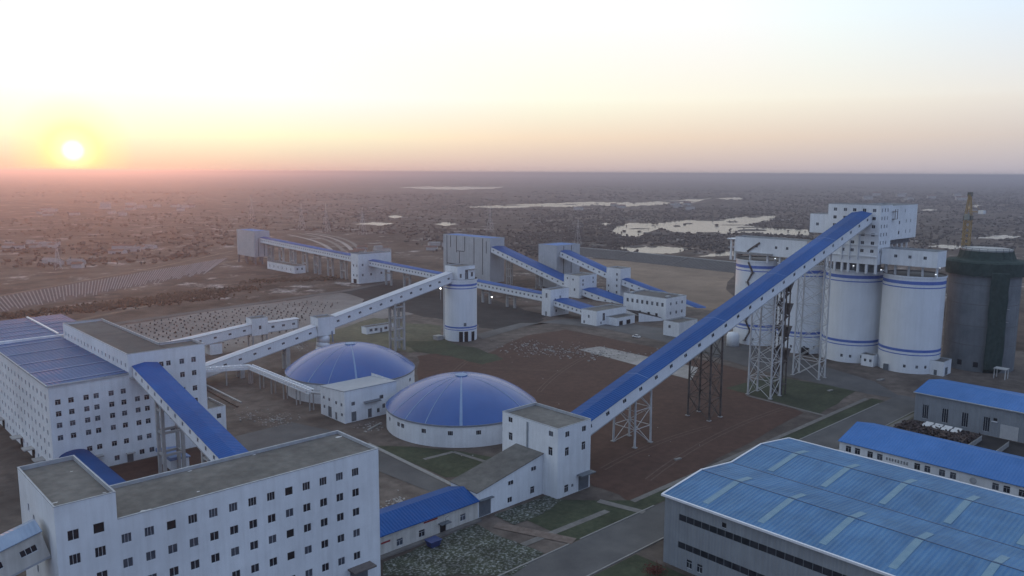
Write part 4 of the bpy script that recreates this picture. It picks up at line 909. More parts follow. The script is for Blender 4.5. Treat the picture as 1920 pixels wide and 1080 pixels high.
for y in (162.6, 166.6, 170.2): bar(HH, 'pilaster', (374.2, y, 50.4), (374.2, y, 62.6), .3, SILOW, square=True)
box_part('machine_core', DOORM, HH, 378, 385.5, 156, 176, 44.6, 48.6)
for z in (69.3, 72.9): box_part('balcony', RUST, HH, 387.7, 390.6, 152, 153.45, z, z+.12)
for x in (387.9, 390.5): bar(HH, 'balcony_post', (x, 152.1, 69.3), (x, 152.1, 74.0), .1, RUST, square=True)
box_part('steelwork', material('steel_grey', (.10, .10, .11), (.15, .15, .16), .5, .8), HH, 388.5, 416, 155.5, 168, 57.0, 59.4)
for x in (390, 396, 402, 408, 414): bar(HH, 'column', (x, 156, 48), (x, 156, 59.4), .35, SILOW, square=True)
RH = thing('rooftop_house', 'white low house on the silo beside the headhouse', 'rooftop house', (384, 140.5, 45))
flat_building('', '', '', 377.4, 388, 128.6, 152.9, 56.4, z0=49.2, root=RH, Wn=[(y, 52.6, 1.4, 1.4, 2) for y in (146.5, 140.3, 133.8)])
for y in (130, 136, 142, 148, 152): bar(RH, 'column', (382, y, 44.2), (382, y, 49.3), .4, SILOW, square=True)
RL = thing('rooftop_house', 'long white rooftop house over the silos at the far end of the row', 'rooftop house', (384, 208, 45))
flat_building('', '', '', 379, 389, 190, 230, 57, z0=48.2, root=RL, Wn=[(y, 52, 1.3, 1.4, 2) for y in (217.5, 206.5, 200.4)])
for y in (191, 198, 205, 212, 222, 231, 233.5): bar(RL, 'column', (381, y, 44.3), (381, y, 49.3 if y < 230 else 55.5), .45, SILOW, square=True)
bar(RL, 'stair_flight', (378.8, 222.6, 49.6), (378.8, 215.6, 54.6), .4, RUST, square=True)
box_part('stair_landing', SILOW, RL, 379, 385, 230.2, 235, 55.4, 55.8); box_part('balcony', CONCL, RL, 377.5, 379, 208, 230, 49, 49.3)
for x in (380, 384): bar(RL, 'rail', (x, 235, 51), (x, 230, 51), .1, SILOW, square=True)
for k, p in enumerate(((377.6, 152.6, 46.2), (378, 129, 46.2), (376.8, 165.2, 47), (377, 205.5, 47.2), (400, 135, 47))):
    o = MB(); o.box(p[0]-.3, p[0]+.3, p[1]-.3, p[1]+.3, p[2]-.9, p[2]); o.build('lamp_box', COPE, (RH, RH, HH, RL, RH)[k]); o = MB(); o.box(p[0]-.34, p[0]+.2, p[1]-.25, p[1]+.25, p[2], p[2]+.4); o.build('lamp', emitter('white_lamp', (.9, .95, 1), 1.2), (RH, RH, HH, RL, RH)[k])
# concrete silo under construction
cx_, cy_, Rr = 418.9, 121.5, 15.0
CS = thing('concrete_silo', 'raw grey concrete silo under construction with dark green netting', 'silo', (cx_, cy_, 0))
mb = MB(); mb.lathe(cx_, cy_, [(Rr, -.1), (Rr, 47)], 64); mb.build('shell', CONC, CS, smooth=True)
for z in (12, 21, 31, 40): mb = MB(); mb.lathe(cx_, cy_, [(Rr-.03, z), (Rr+.035, z+.02), (Rr+.035, z+.25), (Rr-.03, z+.27)], 64); mb.build('pour_joint', material('joint_dark', (.10, .10, .10), (.13, .13, .13), .4, .95), CS)
mb = MB(); rnd = random.Random(8); n = 60
for k in range(n):
    for q in range(4): pass
prof = [(Rr+1.5, 44.4), (Rr+1.6, 46.4), (Rr+1.6, 50.2), (Rr+.6, 50.9), (Rr-2.2, 51.2), (Rr-3.0, 51.8), (Rr-4.6, 55.6), (Rr-4.8, 55.8)]
mb.lathe(cx_, cy_, prof, n); mb.v = [(x+rnd.uniform(-.18, .18), y+rnd.uniform(-.18, .18), z+rnd.uniform(-.15, .15)) for x, y, z in mb.v]; mb.build('netting', NET, CS); mb = MB(); mb.lathe(cx_, cy_, [(Rr-4.3, 55.2), (Rr-4.2, 56.0), (Rr-4.6, 56.1), (.05, 56.2)], 40); mb.build('top_deck', CONCL, CS)
for k in range(20):
    a = 2*math.pi*k/20; bar(CS, 'scaffold_pole', (cx_+(Rr-3.2)*math.cos(a), cy_+(Rr-3.2)*math.sin(a), 51.6), (cx_+(Rr-4.5)*math.cos(a), cy_+(Rr-4.5)*math.sin(a), 56.6), .1, NET, 5)
mb = MB(); mb.lathe(cx_, cy_, [(Rr-4.4, 56.5), (Rr-4.4, 56.7), (Rr-4.6, 56.7)], 32); mb.build('top_rail', CONC, CS)
mb = MB(); a0_, a1_ = R(205), R(231); prof = [(Rr+.2, 0)]+[(Rr+2.3, 2+k*4) for k in range(12)]+[(Rr+.2, 47)]
mb.lathe(cx_, cy_, prof, 8, a0_, a1_); mb.v = [(x+rnd.uniform(-.22, .22), y+rnd.uniform(-.22, .22), z) for x, y, z in mb.v]; mb.build('net_shaft', NET, CS)
for a, z in ((168, 2.4), (194, 2.2)):
    d = Vector((math.cos(R(a)), math.sin(R(a)), 0)); l_ = Vector((-d.y, d.x, 0)); mb = MB(); mb.obox(Vector((cx_, cy_, z))+d*(Rr-.3), l_, d, ZUP, -1, 1, 0, .38, 0, 2.4); mb.build('hatch', DARK, CS)
for z in (24, 30): bar(CS, 'bracket', (cx_+Rr*math.cos(R(232)), cy_+Rr*math.sin(R(232)), z), (cx_+(Rr+2.6)*math.cos(R(234)), cy_+(Rr+2.6)*math.sin(R(234)), z), .12, STEEL, 5)
sh = thing('site_shelter', 'small grey flat shelter on posts at the foot of the concrete silo', 'shelter', (400, 106, 0)); box_part('roof', CONCL, sh, 397.6, 402.4, 103.4, 108.6, 4.4, 4.7)
for x in (398, 402):
    for y in (103.8, 108.2): bar(sh, 'post', (x, y, -.05), (x, y, 4.45), .16, STEEL, square=True)
# tower crane beyond
TC = at(1810, 470); k_ = 500/TC.length; cxx, cyy = TC.x*k_, TC.y*k_
CR = thing('tower_crane', 'yellow lattice tower crane standing behind the concrete silo', 'crane', (cxx, cyy, 0))
for sx, sy in ((-1, -1), (1, -1), (1, 1), (-1, 1)): bar(CR, 'mast_leg', (cxx+sx*1.5, cyy+sy*1.5, 0), (cxx+sx*1.5, cyy+sy*1.5, 66), .24, YEL, square=True)
for k in range(22):
    z = k*3
    for (ax, ay), (bx, by) in (((-1, -1), (1, -1)), ((1, -1), (1, 1)), ((1, 1), (-1, 1)), ((-1, 1), (-1, -1))):
        if k < 12 and (ax, ay) != (-1, -1): continue
        a, b = (cxx+ax*1.5, cyy+ay*1.5, z), (cxx+bx*1.5, cyy+by*1.5, z+3)
        bar(CR, 'mast_brace', a, b, .2, YEL, square=True)
mb = MB(); mb.box(cxx-1.9, cxx+1.9, cyy-1.9, cyy+1.9, 66, 68.2); mb.build('slewing_ring', material('crane_dark', (.10, .10, .09), (.15, .14, .12), 1, .7), CR)
box_part('cab', material('crane_cab', (.20, .21, .19), (.26, .27, .24), 1, .6), CR, cxx-3.8, cxx-1.6, cyy-1.4, cyy+.8, 66.3, 69.2)
for sx, sy in ((-1, -1), (1, -1), (1, 1), (-1, 1)): bar(CR, 'apex_leg', (cxx+sx*1.4, cyy+sy*1.4, 68), (cxx+.3*sx, cyy+.3*sy, 79.5), .22, YEL, square=True)
box_part('apex_head', material('crane_dark', (.1, .1, .1)), CR, cxx-1, cxx+1.4, cyy-1, cyy+1, 78.6, 80.8)
jd = Vector((cxx, cyy, 0)).normalized(); jl = Vector((-jd.y, jd.x, 0)); jb = Vector((cxx, cyy, 70.5))
for s, z in ((-.7, 0), (.7, 0), (0, 1.3)): bar(CR, 'jib_chord', jb+jl*s+ZUP*z, jb+jd*46+jl*s+ZUP*z, .16, YEL, square=True)
for k in range(15): bar(CR, 'jib_brace', jb+jd*k*3+jl*(.7 if k % 2 else -.7), jb+jd*(k*3+1.5)+ZUP*1.3, .09, YEL, square=True); bar(CR, 'jib_brace', jb+jd*(k*3+1.5)+ZUP*1.3, jb+jd*(k*3+3)+jl*(-.7 if k % 2 else .7), .09, YEL, square=True)
cj = (jl*-.8+jd*-.6).normalized()
for s in (-.6, .6): bar(CR, 'counter_jib', jb+jd*s, jb+cj*8+jd*s, .16, YEL, square=True)
mb = MB(); mb.obox(jb+cj*7, cj, cj.cross(ZUP), ZUP, -.8, 2.2, -1, 1, -.9, .9); mb.build('ballast', material('white_ballast', (.55, .55, .55), (.6, .6, .6), 1, .8), CR)
bar(CR, 'tie', (cxx, cyy, 79), jb+cj*7, .06, YEL, 4); bar(CR, 'tie', (cxx, cyy, 79), jb+jd*30+ZUP*1.3, .06, YEL, 4)
# ================================================================ centre silo and its galleries
C0 = silo('single slim white silo with blue bands standing alone in the yard', 275.8, 333.7, 8.75, 33, [(29.9, 1.1), (28.4, .5), (7.2, .8), (6.1, .35)], (), None)
for a in (205, 232, 258, 284, 140, 80, 20, 320): pass
d = Vector((math.cos(R(240)), math.sin(R(240)), 0)); l_ = Vector((-d.y, d.x, 0))
mb = MB(); mb.obox(Vector((275.8, 333.7, .05))+d*7.9, l_, d, ZUP, -2.4, 2.4, 0, .98, 0, 5.4); mb.build('dark_bay', DARK, C0)
mb = MB(); mb.obox(Vector((275.8, 333.7, .05))+d*8.6, l_, d, ZUP, -.35, .35, 0, .4, 0, 5.4); mb.build('bay_pier', SILOW, C0)
d2 = Vector((math.cos(R(278)), math.sin(R(278)), 0)); l2 = Vector((-d2.y, d2.x, 0)); mb = MB(); mb.obox(Vector((275.8, 333.7, .05))+d2*8, l2, d2, ZUP, -1.1, 1.1, 0, .85, 0, 5.0); mb.build('dark_bay', DARK, C0)
mb = MB(); mb.obox(Vector((275.8, 333.7, 8.4))+d*8.3, l_, d, ZUP, .1, 1.5, 0, .52, 0, 1.8); mb.build('hatch', DOORM, C0)
bar(C0, 'downpipe', (268.2, 338.8, 0), (268.2, 338.8, 33), .25, SILOW, 8)
box_part('base_block', CONCL, C0, 263, 267.2, 338, 342, 0, 2.2)
RC = flat_building('silo_top_house', 'white windowed house on top of the single slim silo', 'rooftop house', 269.2, 281.4, 328.4, 339, 40.4, z0=33, S=[(271.5, 34.2, 1.3, 2.2, 2), (275.6, 33.2, 2.2, 5.2, 4), (279.3, 34.4, 1.5, 2.4, 2)], par=.4)
box_part('balcony', CONCL, RC, 276.6, 282.6, 327, 328.4, 38.4, 38.6)
gallery('conveyor_gallery', 'white windowed gallery climbing to the top of the single slim silo', (195.6, 333.6, 16.6), (268.9, 333.6, 32.3), 5.2, 5.0, wins=12, side=-1, ww=1.5, wh=1.1, roofm=material('white_roof_sheet', (.40, .42, .46), (.46, .48, .52), .3, .6), wallm=WHITE2, rh=.35)
portal('gallery_support', 'white ladder-like concrete frame under the gallery to the slim silo', 233.6, 333.6, 5.4, 4.4, 24.4, CONCL, .55, 4)
TA = flat_building('transfer_house', 'small white transfer house where two white galleries meet, above a round chute', 'transfer house', 187, 195.8, 330.4, 337.2, 22.4, z0=13.8, par=.4)
mb = MB()
for i in range(7):
    pass
ch = [(Vector((191.4, 333.6, 13.9)), 3.1), (Vector((191.2, 333.4, 10)), 3.2), (Vector((190.4, 333.2, 7.5)), 3.0), (Vector((189.6, 333, 5)), 2.6), (Vector((189.3, 333, -.1)), 2.6)]
for (p, r0), (q, r1) in zip(ch[:-1], ch[1:]): mb.tube(p, q, r0, r1, 16)
mb.build('chute', SILOW, TA, smooth=True)
bar(TA, 'chute_edge', (194.2, 330.3, 15.5), (194.8, 330.1, 10), .25, DOORB, square=True)
gallery('conveyor_gallery', 'white windowed gallery climbing from the hall to the small transfer house', (112, 333.6, -1.2), (187.2, 333.6, 13.9), 5.0, 4.8, wins=11, side=-1, ww=1.5, wh=.95, roofm=MATS['white_roof_sheet'], wallm=WHITE2, rh=.35, ends=True)
for x, lab in ((150, 'short white pier under the lower gallery beside the pipe bridge'), (172, 'short white pier under the lower gallery before the dome')): portal('gallery_support', lab, x, 333.6, .9, 3.6, -1.2+(x-112)*.2008-.3, CONCL, .5, 1)
gallery('conveyor_gallery', 'white windowed gallery from the hall to the square gallery house, before the saplings', (112, 387.5, 1.2), (180.2, 387.5, 7.8), 5.0, 4.7, wins=9, side=-1, ww=1.5, wh=1.0, roofm=MATS['white_roof_sheet'], wallm=WHITE2, rh=.35)
GH = flat_building('gallery_house', 'square white gallery house on legs before the sapling rows', 'gallery house', 180, 188.8, 384.6, 391, 15.4, z0=6.6, S=[(184.5, 9.6, 1.3, 1.9, 2)], par=.4)
for x in (180.6, 188.2):
    for y in (385.2, 390.4): bar(GH, 'leg', (x, y, -.1), (x, y, 6.7), .35, CONCL, square=True)
gallery('conveyor_gallery', 'short level white gallery stub beyond the square gallery house', (188.9, 387.5, 7.4), (206.6, 387.5, 7.6), 4.8, 4.8, wins=3, side=-1, ww=1.7, wh=1.2, roofm=MATS['white_roof_sheet'], wallm=WHITE2, rh=.35)
portal('gallery_support', 'white end frame of the short gallery stub', 206.2, 387.5, 0, 4.2, 12.4, CONCL, .4, 2)
mb = MB(); mb.box(158, 164, 384.4, 390.6, -.1, 5.2); p_ = mb.top('gallery_pier', WHITE, 'broad white pier block under the gallery to the gallery house', 'pier')
hut = flat_building('site_hut', 'long low white hut with dark windows on the grass behind the dome', 'hut', 243.4, 262, 377, 382, 4.0, S=[(246.5, 1.3, 2.0, 1.6, 2), (249.8, 1.3, 2, 1.6, 2), (253.2, .1, 1.4, 2.5, 'door'), (256.4, 1.3, 2, 1.6, 2), (259.6, 1.3, 2, 1.6, 2)], par=.3)
# ================================================================ far loading line
FT = flat_building('loading_tower', 'tall grey panelled loading tower at the far end of the long gallery', 'tower', 350, 366, 735, 773, 32.5, z0=7.5, wallm=PANEL, roofm=BLUEO, par=.3)
for x in (351, 358, 365):
    for y in (736, 754, 772): bar(FT, 'leg', (x, y, -.1), (x, y, 7.6), .8, CONC, square=True)
for x in (354, 360): box_part('panel_joint', DARK, FT, x-.25, x+.25, 734.94, 735.02, 8, 26)
C1 = gallery('conveyor_gallery', 'very long blue-roofed gallery on pale frames between the loading tower and junction house', (360, 735, 21.6), (360, 563, 16.4), 8.0, 4.6, wins=46, side=-1, ww=1.5, wh=1.2, roofm=BLUE, wallm=WHITE2)
for k, y in enumerate((722, 700, 678, 656, 634, 612, 590, 570)): portal('gallery_support', 'pale concrete frame under the very long far gallery', 360, y, 0 if k % 2 else 1.2, 7.4, 21.2-(735-y)*.0302-.4, CONCL, .7, 2, 'frames under the far gallery')
JH = flat_building('junction_house', 'white three-storey junction house where the far galleries meet', 'junction house', 352, 384, 555, 566, 24, S=[(x, z, 1.6, 1.9, 2) for x, z in ((356, 14.2), (356, 6), (364, 6), (374, 6.4), (380, 14))], Wn=[(557.5, 13.6, 1.5, 1.9, 2), (562.4, 13.6, 1.5, 1.9, 2), (557.5, 5.6, 1.5, 1.9, 2), (562.4, 5.6, 1.5, 1.9, 2), (560.5, 0.05, 4.8, 3.6, 1)])
C2 = gallery('conveyor_gallery', 'long blue-roofed gallery running behind the slim silo to the corner tower', (366, 555, 14.2), (366, 356, 8.9), 8.0, 4.3, wins=52, side=-1, ww=1.5, wh=1.2, roofm=BLUE, wallm=WHITE2)
for k, y in enumerate((533, 508, 415, 390)): portal('gallery_support', 'pale concrete frame under the gallery behind the slim silo', 366, y, 0, 7.4, 14.2-(555-y)*.0266-.35, CONCL, .7, 1, 'frames under the near far-side gallery')
flat_building('store_shed', 'low white store shed beside the long far gallery', 'shed', 345.2, 356, 648, 700, 6.8, S=[(348, 3, 1.5, 1.8, 2), (352.6, 3, 1.5, 1.8, 2)], Wn=[(y, 2, 1.4, 2.4, 2) for y in (655, 663, 671, 679, 687, 695)], par=.4)
# big panelled crusher hall
DH = flat_building('screening_hall', 'tall grey panelled hall with blue roof and dark vertical joints', 'hall', 436, 452, 490, 551, 36.6, wallm=PANEL, roofm=BLUEO, par=.25, cope=True)
for y, z0_, z1_ in ((546, 8, 36), (541, 26, 36), (533, 22, 36.2), (529, 12, 23), (522, 24, 36.2), (510, 8, 36), (499, 6, 36), (494.5, 24, 34)): box_part('panel_joint', DARK, DH, 435.93, 436.02, y-.35, y+.35, z0_, z1_)
box_part('panel_ledge', DARK, DH, 435.9, 436.02, 521, 546, 11.6, 12.2); box_part('panel_ledge', DARK, DH, 435.9, 436.02, 522.5, 532.5, 23.2, 23.7)
gallery('conveyor_gallery', 'blue-roofed gallery sloping from the panelled hall to the stout white tower', (443.6, 490, 25.6), (443.6, 401, 3.6), 13.6, 4.2, wins=16, side=-1, ww=1.5, wh=1.2, roofm=BLUE, wallm=WHITE2)
for y in (474, 440): portal('gallery_support', 'slender pale lattice frame under the gallery from the panelled hall', 443, y, 2, 4.5, 25.6-(490-y)*.247-.35, CONCL, .4, 3, 'frames by the panelled hall')
T2 = flat_building('transfer_tower', 'stout white tower between the panelled hall gallery and the buried gallery', 'tower', 430, 449, 386.2, 401.4, 16.4, S=[(434, 12, 1.4, 1.6, 2), (445, 13, 1.4, 1.6, 2), (434, 9, 1.4, 1.6, 2), (445, 10, 1.4, 1.6, 2)], Wn=[(398, 13, 1.3, 1.4, 2), (392.5, 12.5, 1.4, 1.4, 2), (391, 5, 1.4, 2, 2)])
gallery('conveyor_gallery', 'broad blue-roofed gallery diving into the ground beside the white office', (440.2, 386.2, 2.2), (440.2, 330, -6.6), 15, 4.3, wins=9, side=-1, ww=1.5, wh=1.2, roofm=BLUE, wallm=WHITE2)
EH = flat_building('panelled_tower', 'smaller grey panelled tower with blue roof near the water', 'tower', 455, 482, 433, 453, 33.5, wallm=PANEL, roofm=BLUEO, par=.25)
for x in (463, 472): box_part('panel_joint', DARK, EH, x-.3, x+.3, 432.93, 433.02, 6, 33)
gallery('conveyor_gallery', 'blue-roofed gallery from the smaller panelled tower to the slim white tower', (463.6, 433, 25.2), (463.6, 384.4, 12.4), 11, 4.2, wins=9, side=-1, ww=1.5, wh=1.2, roofm=BLUE, wallm=WHITE2)
T3 = flat_building('transfer_tower', 'slim white tower with a column of windows behind the white office', 'tower', 457.8, 469.4, 371, 384.4, 20.8, Wn=[(374.5, z, 1.5, 1.9, 2) for z in (15.5, 11.4, 7, 2.2)]+[(382.2, z, 1.3, 1.6, 2) for z in (6.6, 2.4)])
gallery('conveyor_gallery', 'blue-roofed gallery passing low behind the white office into the ground', (463.4, 371, 9.0), (463.4, 296, -6), 9, 4.2, wins=12, side=-1, ww=1.5, wh=1.2, roofm=BLUE, wallm=WHITE2)
WT = flat_building('corner_tower', 'white corner tower where the long gallery ends beside the yard road', 'tower', 361, 378, 348.4, 356, 17, S=[(365.5, 9.5, 1.4, 1.6, 2), (370, 11, 1.5, 1.6, 2), (374, 2.4, 1.4, 1.8, 2), (366.5, 2.2, 1.4, 1.8, 2)], Wn=[(352, 11.6, 1.6, 3, 4), (352.2, .1, 1.5, 2.8, 'door')])
gallery('conveyor_gallery', 'short blue-roofed gallery from the corner tower to the low porch building', (370.2, 348.4, 6.9), (370.2, 320, 3.7), 13, 3.4, wins=8, side=-1, ww=1.2, wh=1.1, roofm=BLUE, wallm=WHITE)
VB = flat_building('porch_building', 'low white building with grey porch beside the yard road', 'building', 358.4, 386, 307.8, 320, 8.9, S=[(365, 2.6, 2.2, 4.6, 4), (362.6, .8, 1.2, 1.5, 2)], Wn=[(314, 4.2, 1.3, 1.8, 2), (317.6, .6, 1.2, 1.6, 2)], par=.5)
flat_building('', '', '', 367, 384, 299.4, 307.8, 4.9, root=VB, S=[(371, .1, 3.6, 2.8, 1), (378, .1, 4, 2.8, 1)], par=.3)
mb = MB(); mb.hexa([(388, 299, .1), (402, 292, .1), (402, 292.6, .1), (388, 299.6, .1), (388, 299, 5.6), (402, 292, 1.6), (402, 292.6, 1.6), (388, 299.6, 5.6)]); mb.top('ramp_wall', WHITE, 'tapering white retaining wall of the buried gallery mouth', 'retaining wall')
mb = MB(); mb.hexa([(389, 300.2, 3.9), (403, 293.2, 1.3), (414, 309, 1.6), (398, 318, 4.2), (389, 300.2, 4.1), (403, 293.2, 1.5), (414, 309, 1.8), (398, 318, 4.4)]); mb.top('pit_cover', COAL, 'dark flat cover over the mouth of the buried gallery', 'pit cover')
HB = flat_building('office_block', 'white two-storey office block with dark roof and a row of windows', 'office', 405, 426.4, 292, 325.4, 13.6, S=[(x, z, 1.6, 1.9, 2) for x in (410, 416, 422) for z in (8.8, 3)], Wn=[(322-3.9*k, 8.2, 1.7, 2.4, 2) for k in range(8)]+[(y, .2, 2, 3.4, 1) for y in (299, 305, 312)], roofm=FELT2)
for x, y in ((409, 322), (412, 296), (422, 293.6)): box_part('roof_unit', COPE, HB, x, x+3, y, y+2, 13, 13.9)
flat_building('gate_house', 'small white house partly hidden behind the great conveyor', 'house', 366.6, 384, 255, 265.6, 8.4, Wn=[(261.5, 4.6, 1.5, 1.7, 2)], roofm=FELT2)
# ================================================================ right-hand sheds
WH = thing('warehouse', 'huge grey-walled warehouse with twin-gabled faded blue roof and skylight strips', 'warehouse', (176, 60, 0))
prof = [(147.8, 16.4), (163.0, 18.2), (176.5, 16.7), (191, 18.2), (205.6, 16.4)]; y0, y1 = -40, 105
band = lambda z: [((y1-103.2)+(103.2-20)/2+.0, z, 83, 1.5)]
bw = MB(); bw.wallplane((147.8, y1, 0), Vector((0, -1, 0)), ZUP, Vector((-1, 0, 0)), y1-y0, 16.4, [(45, 11.6, 82, 1.5), (45, 5.0, 82, 1.5), (y1-97.9, 1.0, 1.5, 2.0), (y1-95.1, 1.0, 1.5, 2.0), (y1-89.4, 13.6, 1.2, 1.2)]); bw.build('wall', GWALL, WH)
for z in (11.6, 5.0):
    bd = MB(); bd.box(147.86, 147.95, y1-86, y1-4, z, z+1.5); bo = bd.build('ribbon_window', GLASS, WH)
    for k in range(42): box_part('mullion', DOORM, bo, 147.78, 147.86, y1-86+k*2-.06, y1-86+k*2+.06, z, z+1.5)
for y, z, w_, h_ in ((97.9, 1, 1.5, 2), (95.1, 1, 1.5, 2), (89.4, 13.6, 1.2, 1.2)): window(WH, Vector((147.8, y, z)), Vector((0, -1, 0)), ZUP, Vector((-1, 0, 0)), w_, h_, 4 if h_ > 1.5 else 1)
gm = MB(); gm.poly([(205.6, y1, 0), (147.8, y1, 0)]+[(x, y1, z) for x, z in prof]); gm.build('gable_wall', GWALL, WH)
gm = MB(); gm.poly([(205.6, y0, 0), (205.6, y1, 0), (205.6, y1, 16.4), (205.6, y0, 16.4)]); gm.build('wall', GWALL, WH)
slopes = []
for (xa, za), (xb, zb) in zip(prof[:-1], prof[1:]):
    mb = MB(); xa_, xb_ = (xa-.5 if xa < 148 else xa), (xb+.5 if xb > 205 else xb)
    mb.hexa([(xa_, y0, za), (xb_, y0, zb), (xb_, y1+.4, zb), (xa_, y1+.4, za), (xa_, y0, za+.2), (xb_, y0, zb+.2), (xb_, y1+.4, zb+.2), (xa_, y1+.4, za+.2)]); slopes.append(mb.build('roof_slope', BLUEW, WH))
def zr(x):
    for (xa, za), (xb, zb) in zip(prof[:-1], prof[1:]):
        if xa <= x <= xb: return za+(zb-za)*(x-xa)/(xb-xa)
for k in range(9):
    y = 95.4-k*13.6
    for i, (xa, xb) in enumerate(((149.6, 162.7), (163.4, 168.6), (178.0, 190.7), (191.4, 196.8))):
        mb = MB(); za, zb = zr(xa)+.22, zr(xb)+.22
        mb.hexa([(xa, y-.75, za), (xb, y-.75, zb), (xb, y+.75, zb), (xa, y+.75, za), (xa, y-.75, za+.06), (xb, y-.75, zb+.06), (xb, y+.75, zb+.06), (xa, y+.75, za+.06)]); mb.build('skylight', SKYL, slopes[i])
TRIM = material('white_trim', (.56, .57, .60), (.62, .63, .66), 1, .5)
for (xa, za), (xb, zb) in zip(prof[:-1], prof[1:]): bar(WH, 'verge_trim', (xa-.3, y1+.45, za+.16), (xb+.3, y1+.45, zb+.16), .22, TRIM, square=True)
bar(WH, 'eaves_trim', (147.2, y0, 16.5), (147.2, y1+.6, 16.5), .24, TRIM, square=True); bar(WH, 'eaves_trim', (206.2, y0, 16.5), (206.2, y1+.6, 16.5), .24, TRIM, square=True)
bar(WH, 'valley_gutter', (176.5, y0, 16.82), (176.5, y1, 16.82), .16, material('gutter_dark', (.05, .08, .14), (.07, .10, .17), 1, .6), square=True)
for x in (163, 191): bar(WH, 'ridge_cap', (x, y0, 18.36), (x, y1+.3, 18.36), .12, MATS['gutter_dark'], square=True)
OF = thing('office_range', 'long low white office range with bright blue roof between warehouse and scrap yard', 'office', (261, 60, 0))
opsO = [(109.6-y, 2.0, 1.7, 2.0, 4) for y in (106.7, 103.8, 99.8, 96.8, 85.7, 82.8, 78.7, 75.7, 64.6, 61.8, 58, 55)]
wall(OF, (248.4, 109.6), (248.4, 10), 0, 5.0, opsO, WHITE); wall(OF, (274.4, 10), (274.4, 109.6), 0, 5, (), WHITE)
mb = MB(); mb.poly([(274.4, 109.6, 0), (248.4, 109.6, 0), (248.4, 109.6, 5), (261.4, 109.6, 8.3), (274.4, 109.6, 5)]); mb.build('gable_wall', WHITE, OF)
for a, b in (((247.8, 4.95), (261.4, 8.4)), ((261.4, 8.4), (275, 4.95))):
    mb = MB(); mb.hexa([(a[0], 10, a[1]), (b[0], 10, b[1]), (b[0], 110, b[1]), (a[0], 110, a[1]), (a[0], 10, a[1]+.18), (b[0], 10, b[1]+.18), (b[0], 110, b[1]+.18), (a[0], 110, a[1]+.18)]); mb.build('roof_slope', BLUEO, OF)
mb = MB(); mb.lathe(0, 0, [(.02, 0), (.95, 0), (.95, .12), (.7, .14), (.02, .1)], 20); mb.v = [(248.36-z, 70.3+x, 3.1+y) for x, y, z in mb.v]; mb.build('round_emblem', material('emblem_grey', (.25, .26, .28), (.4, .41, .43), 2, .6), OF)
for k in range(8):
    y = 94.6-k*.86; mb = MB(); rr = random.Random(k)
    for q in range(4): z = 2.7+q*.24; mb.box(248.28, 248.38, y-.3+rr.uniform(0, .15), y+.3-rr.uniform(0, .2), z, z+.1)
    mb.box(248.28, 248.38, y-.05, y+.05, 2.65, 3.6); mb.build('sign_character', material('sign_grey', (.12, .13, .15), (.15, .16, .18), 1, .7), OF)
WS = thing('workshop', 'grey-walled workshop with blue roof and tall narrow windows beyond the scrap yard', 'workshop', (320, 60, 0))
k_ = .978
opsW = [(108.4-y, 1.3, 2.1, 5.2, 3) for y in (104.6, 97.9, 91.3, 84.4)]+[(108.4-81.8, 5.6, 1.3, 1.1, 1)]
wall(WS, (307, 108.4), (307, 20), 0, 10.4, opsW, GWALL); wall(WS, (334, 20), (334, 108.4), 0, 10.4, (), GWALL)
mb = MB(); mb.poly([(334, 108.4, 0), (307, 108.4, 0), (307, 108.4, 10.4), (320.5, 108.4, 12.6), (334, 108.4, 10.4)]); mb.build('gable_wall', GWALL, WS)
for a, b in (((306.4, 10.35), (320.5, 12.65)), ((320.5, 12.65), (334.6, 10.35))):
    mb = MB(); mb.hexa([(a[0], 20, a[1]), (b[0], 20, b[1]), (b[0], 108.9, b[1]), (a[0], 108.9, a[1]), (a[0], 20, a[1]+.18), (b[0], 20, b[1]+.18), (b[0], 108.9, b[1]+.18), (a[0], 108.9, a[1]+.18)]); mb.build('roof_slope', BLUEO, WS)
bar(WS, 'eaves_trim', (306.3, 20, 10.5), (306.3, 109, 10.5), .16, COPE, square=True)
box_part('vehicle_door', material('cream_door', (.36, .36, .37), (.42, .42, .42), .5, .7, stripe=('Y', .6, .03)), WS, 306.88, 306.98, 74.5, 80, .1, 5); box_part('window_sill', TRIM, WS, 306.6, 307, 81, 82.8, 5.3, 5.5)
# scrap yard between office range and workshop
rnd = random.Random(21); hp = MB()
for k in range(1500):
    y = rnd.uniform(84.5, 108); x = rnd.gauss(293, 5.6); x = min(304.5, max(278, x)); h = 3.0*math.exp(-((x-292)/6)**2)*rnd.random()*(.5+.5*math.sin(y*.9)**2)
    s = rnd.uniform(.3, 1.3); d = Vector((rnd.gauss(0, 1), rnd.gauss(0, 1), rnd.gauss(0, .5))).normalized(); e = d.orthogonal().normalized(); f = d.cross(e)
    hp.obox((x, y, h+.2), d, e, f, -s*rnd.uniform(.5, 1.6), s, -.22*s, .25*s, -.15*s, .2*s)
o = struct('scrap_heap', SCRAP, hp, 'stuff')
for k in range(8):
    i, j = k % 4, k//4; x, y = 295.2+j*2.5, 99.8-i*3.1
    t = thing('steel_rack', 'white sheeted rack stacked in the scrap yard before the workshop', 'rack', (x, y, .1), 'white racks in the scrap yard')
    mb = MB(); mb.hexa([(x-1, y-1.25, 2.2), (x+1, y-1.25, 2.7), (x+1, y+1.25, 2.7), (x-1, y+1.25, 2.2), (x-1, y-1.25, 2.4), (x+1, y-1.25, 2.9), (x+1, y+1.25, 2.9), (x-1, y+1.25, 2.4)]); mb.build('sheet', STEEL, t)
    for sx in (-.85, .85):
        for sy in (-1.1, 1.1): bar(t, 'post', (x+sx, y+sy, .1), (x+sx, y+sy, 2.3 if sx < 0 else 2.65), .08, SCRAP, 4)
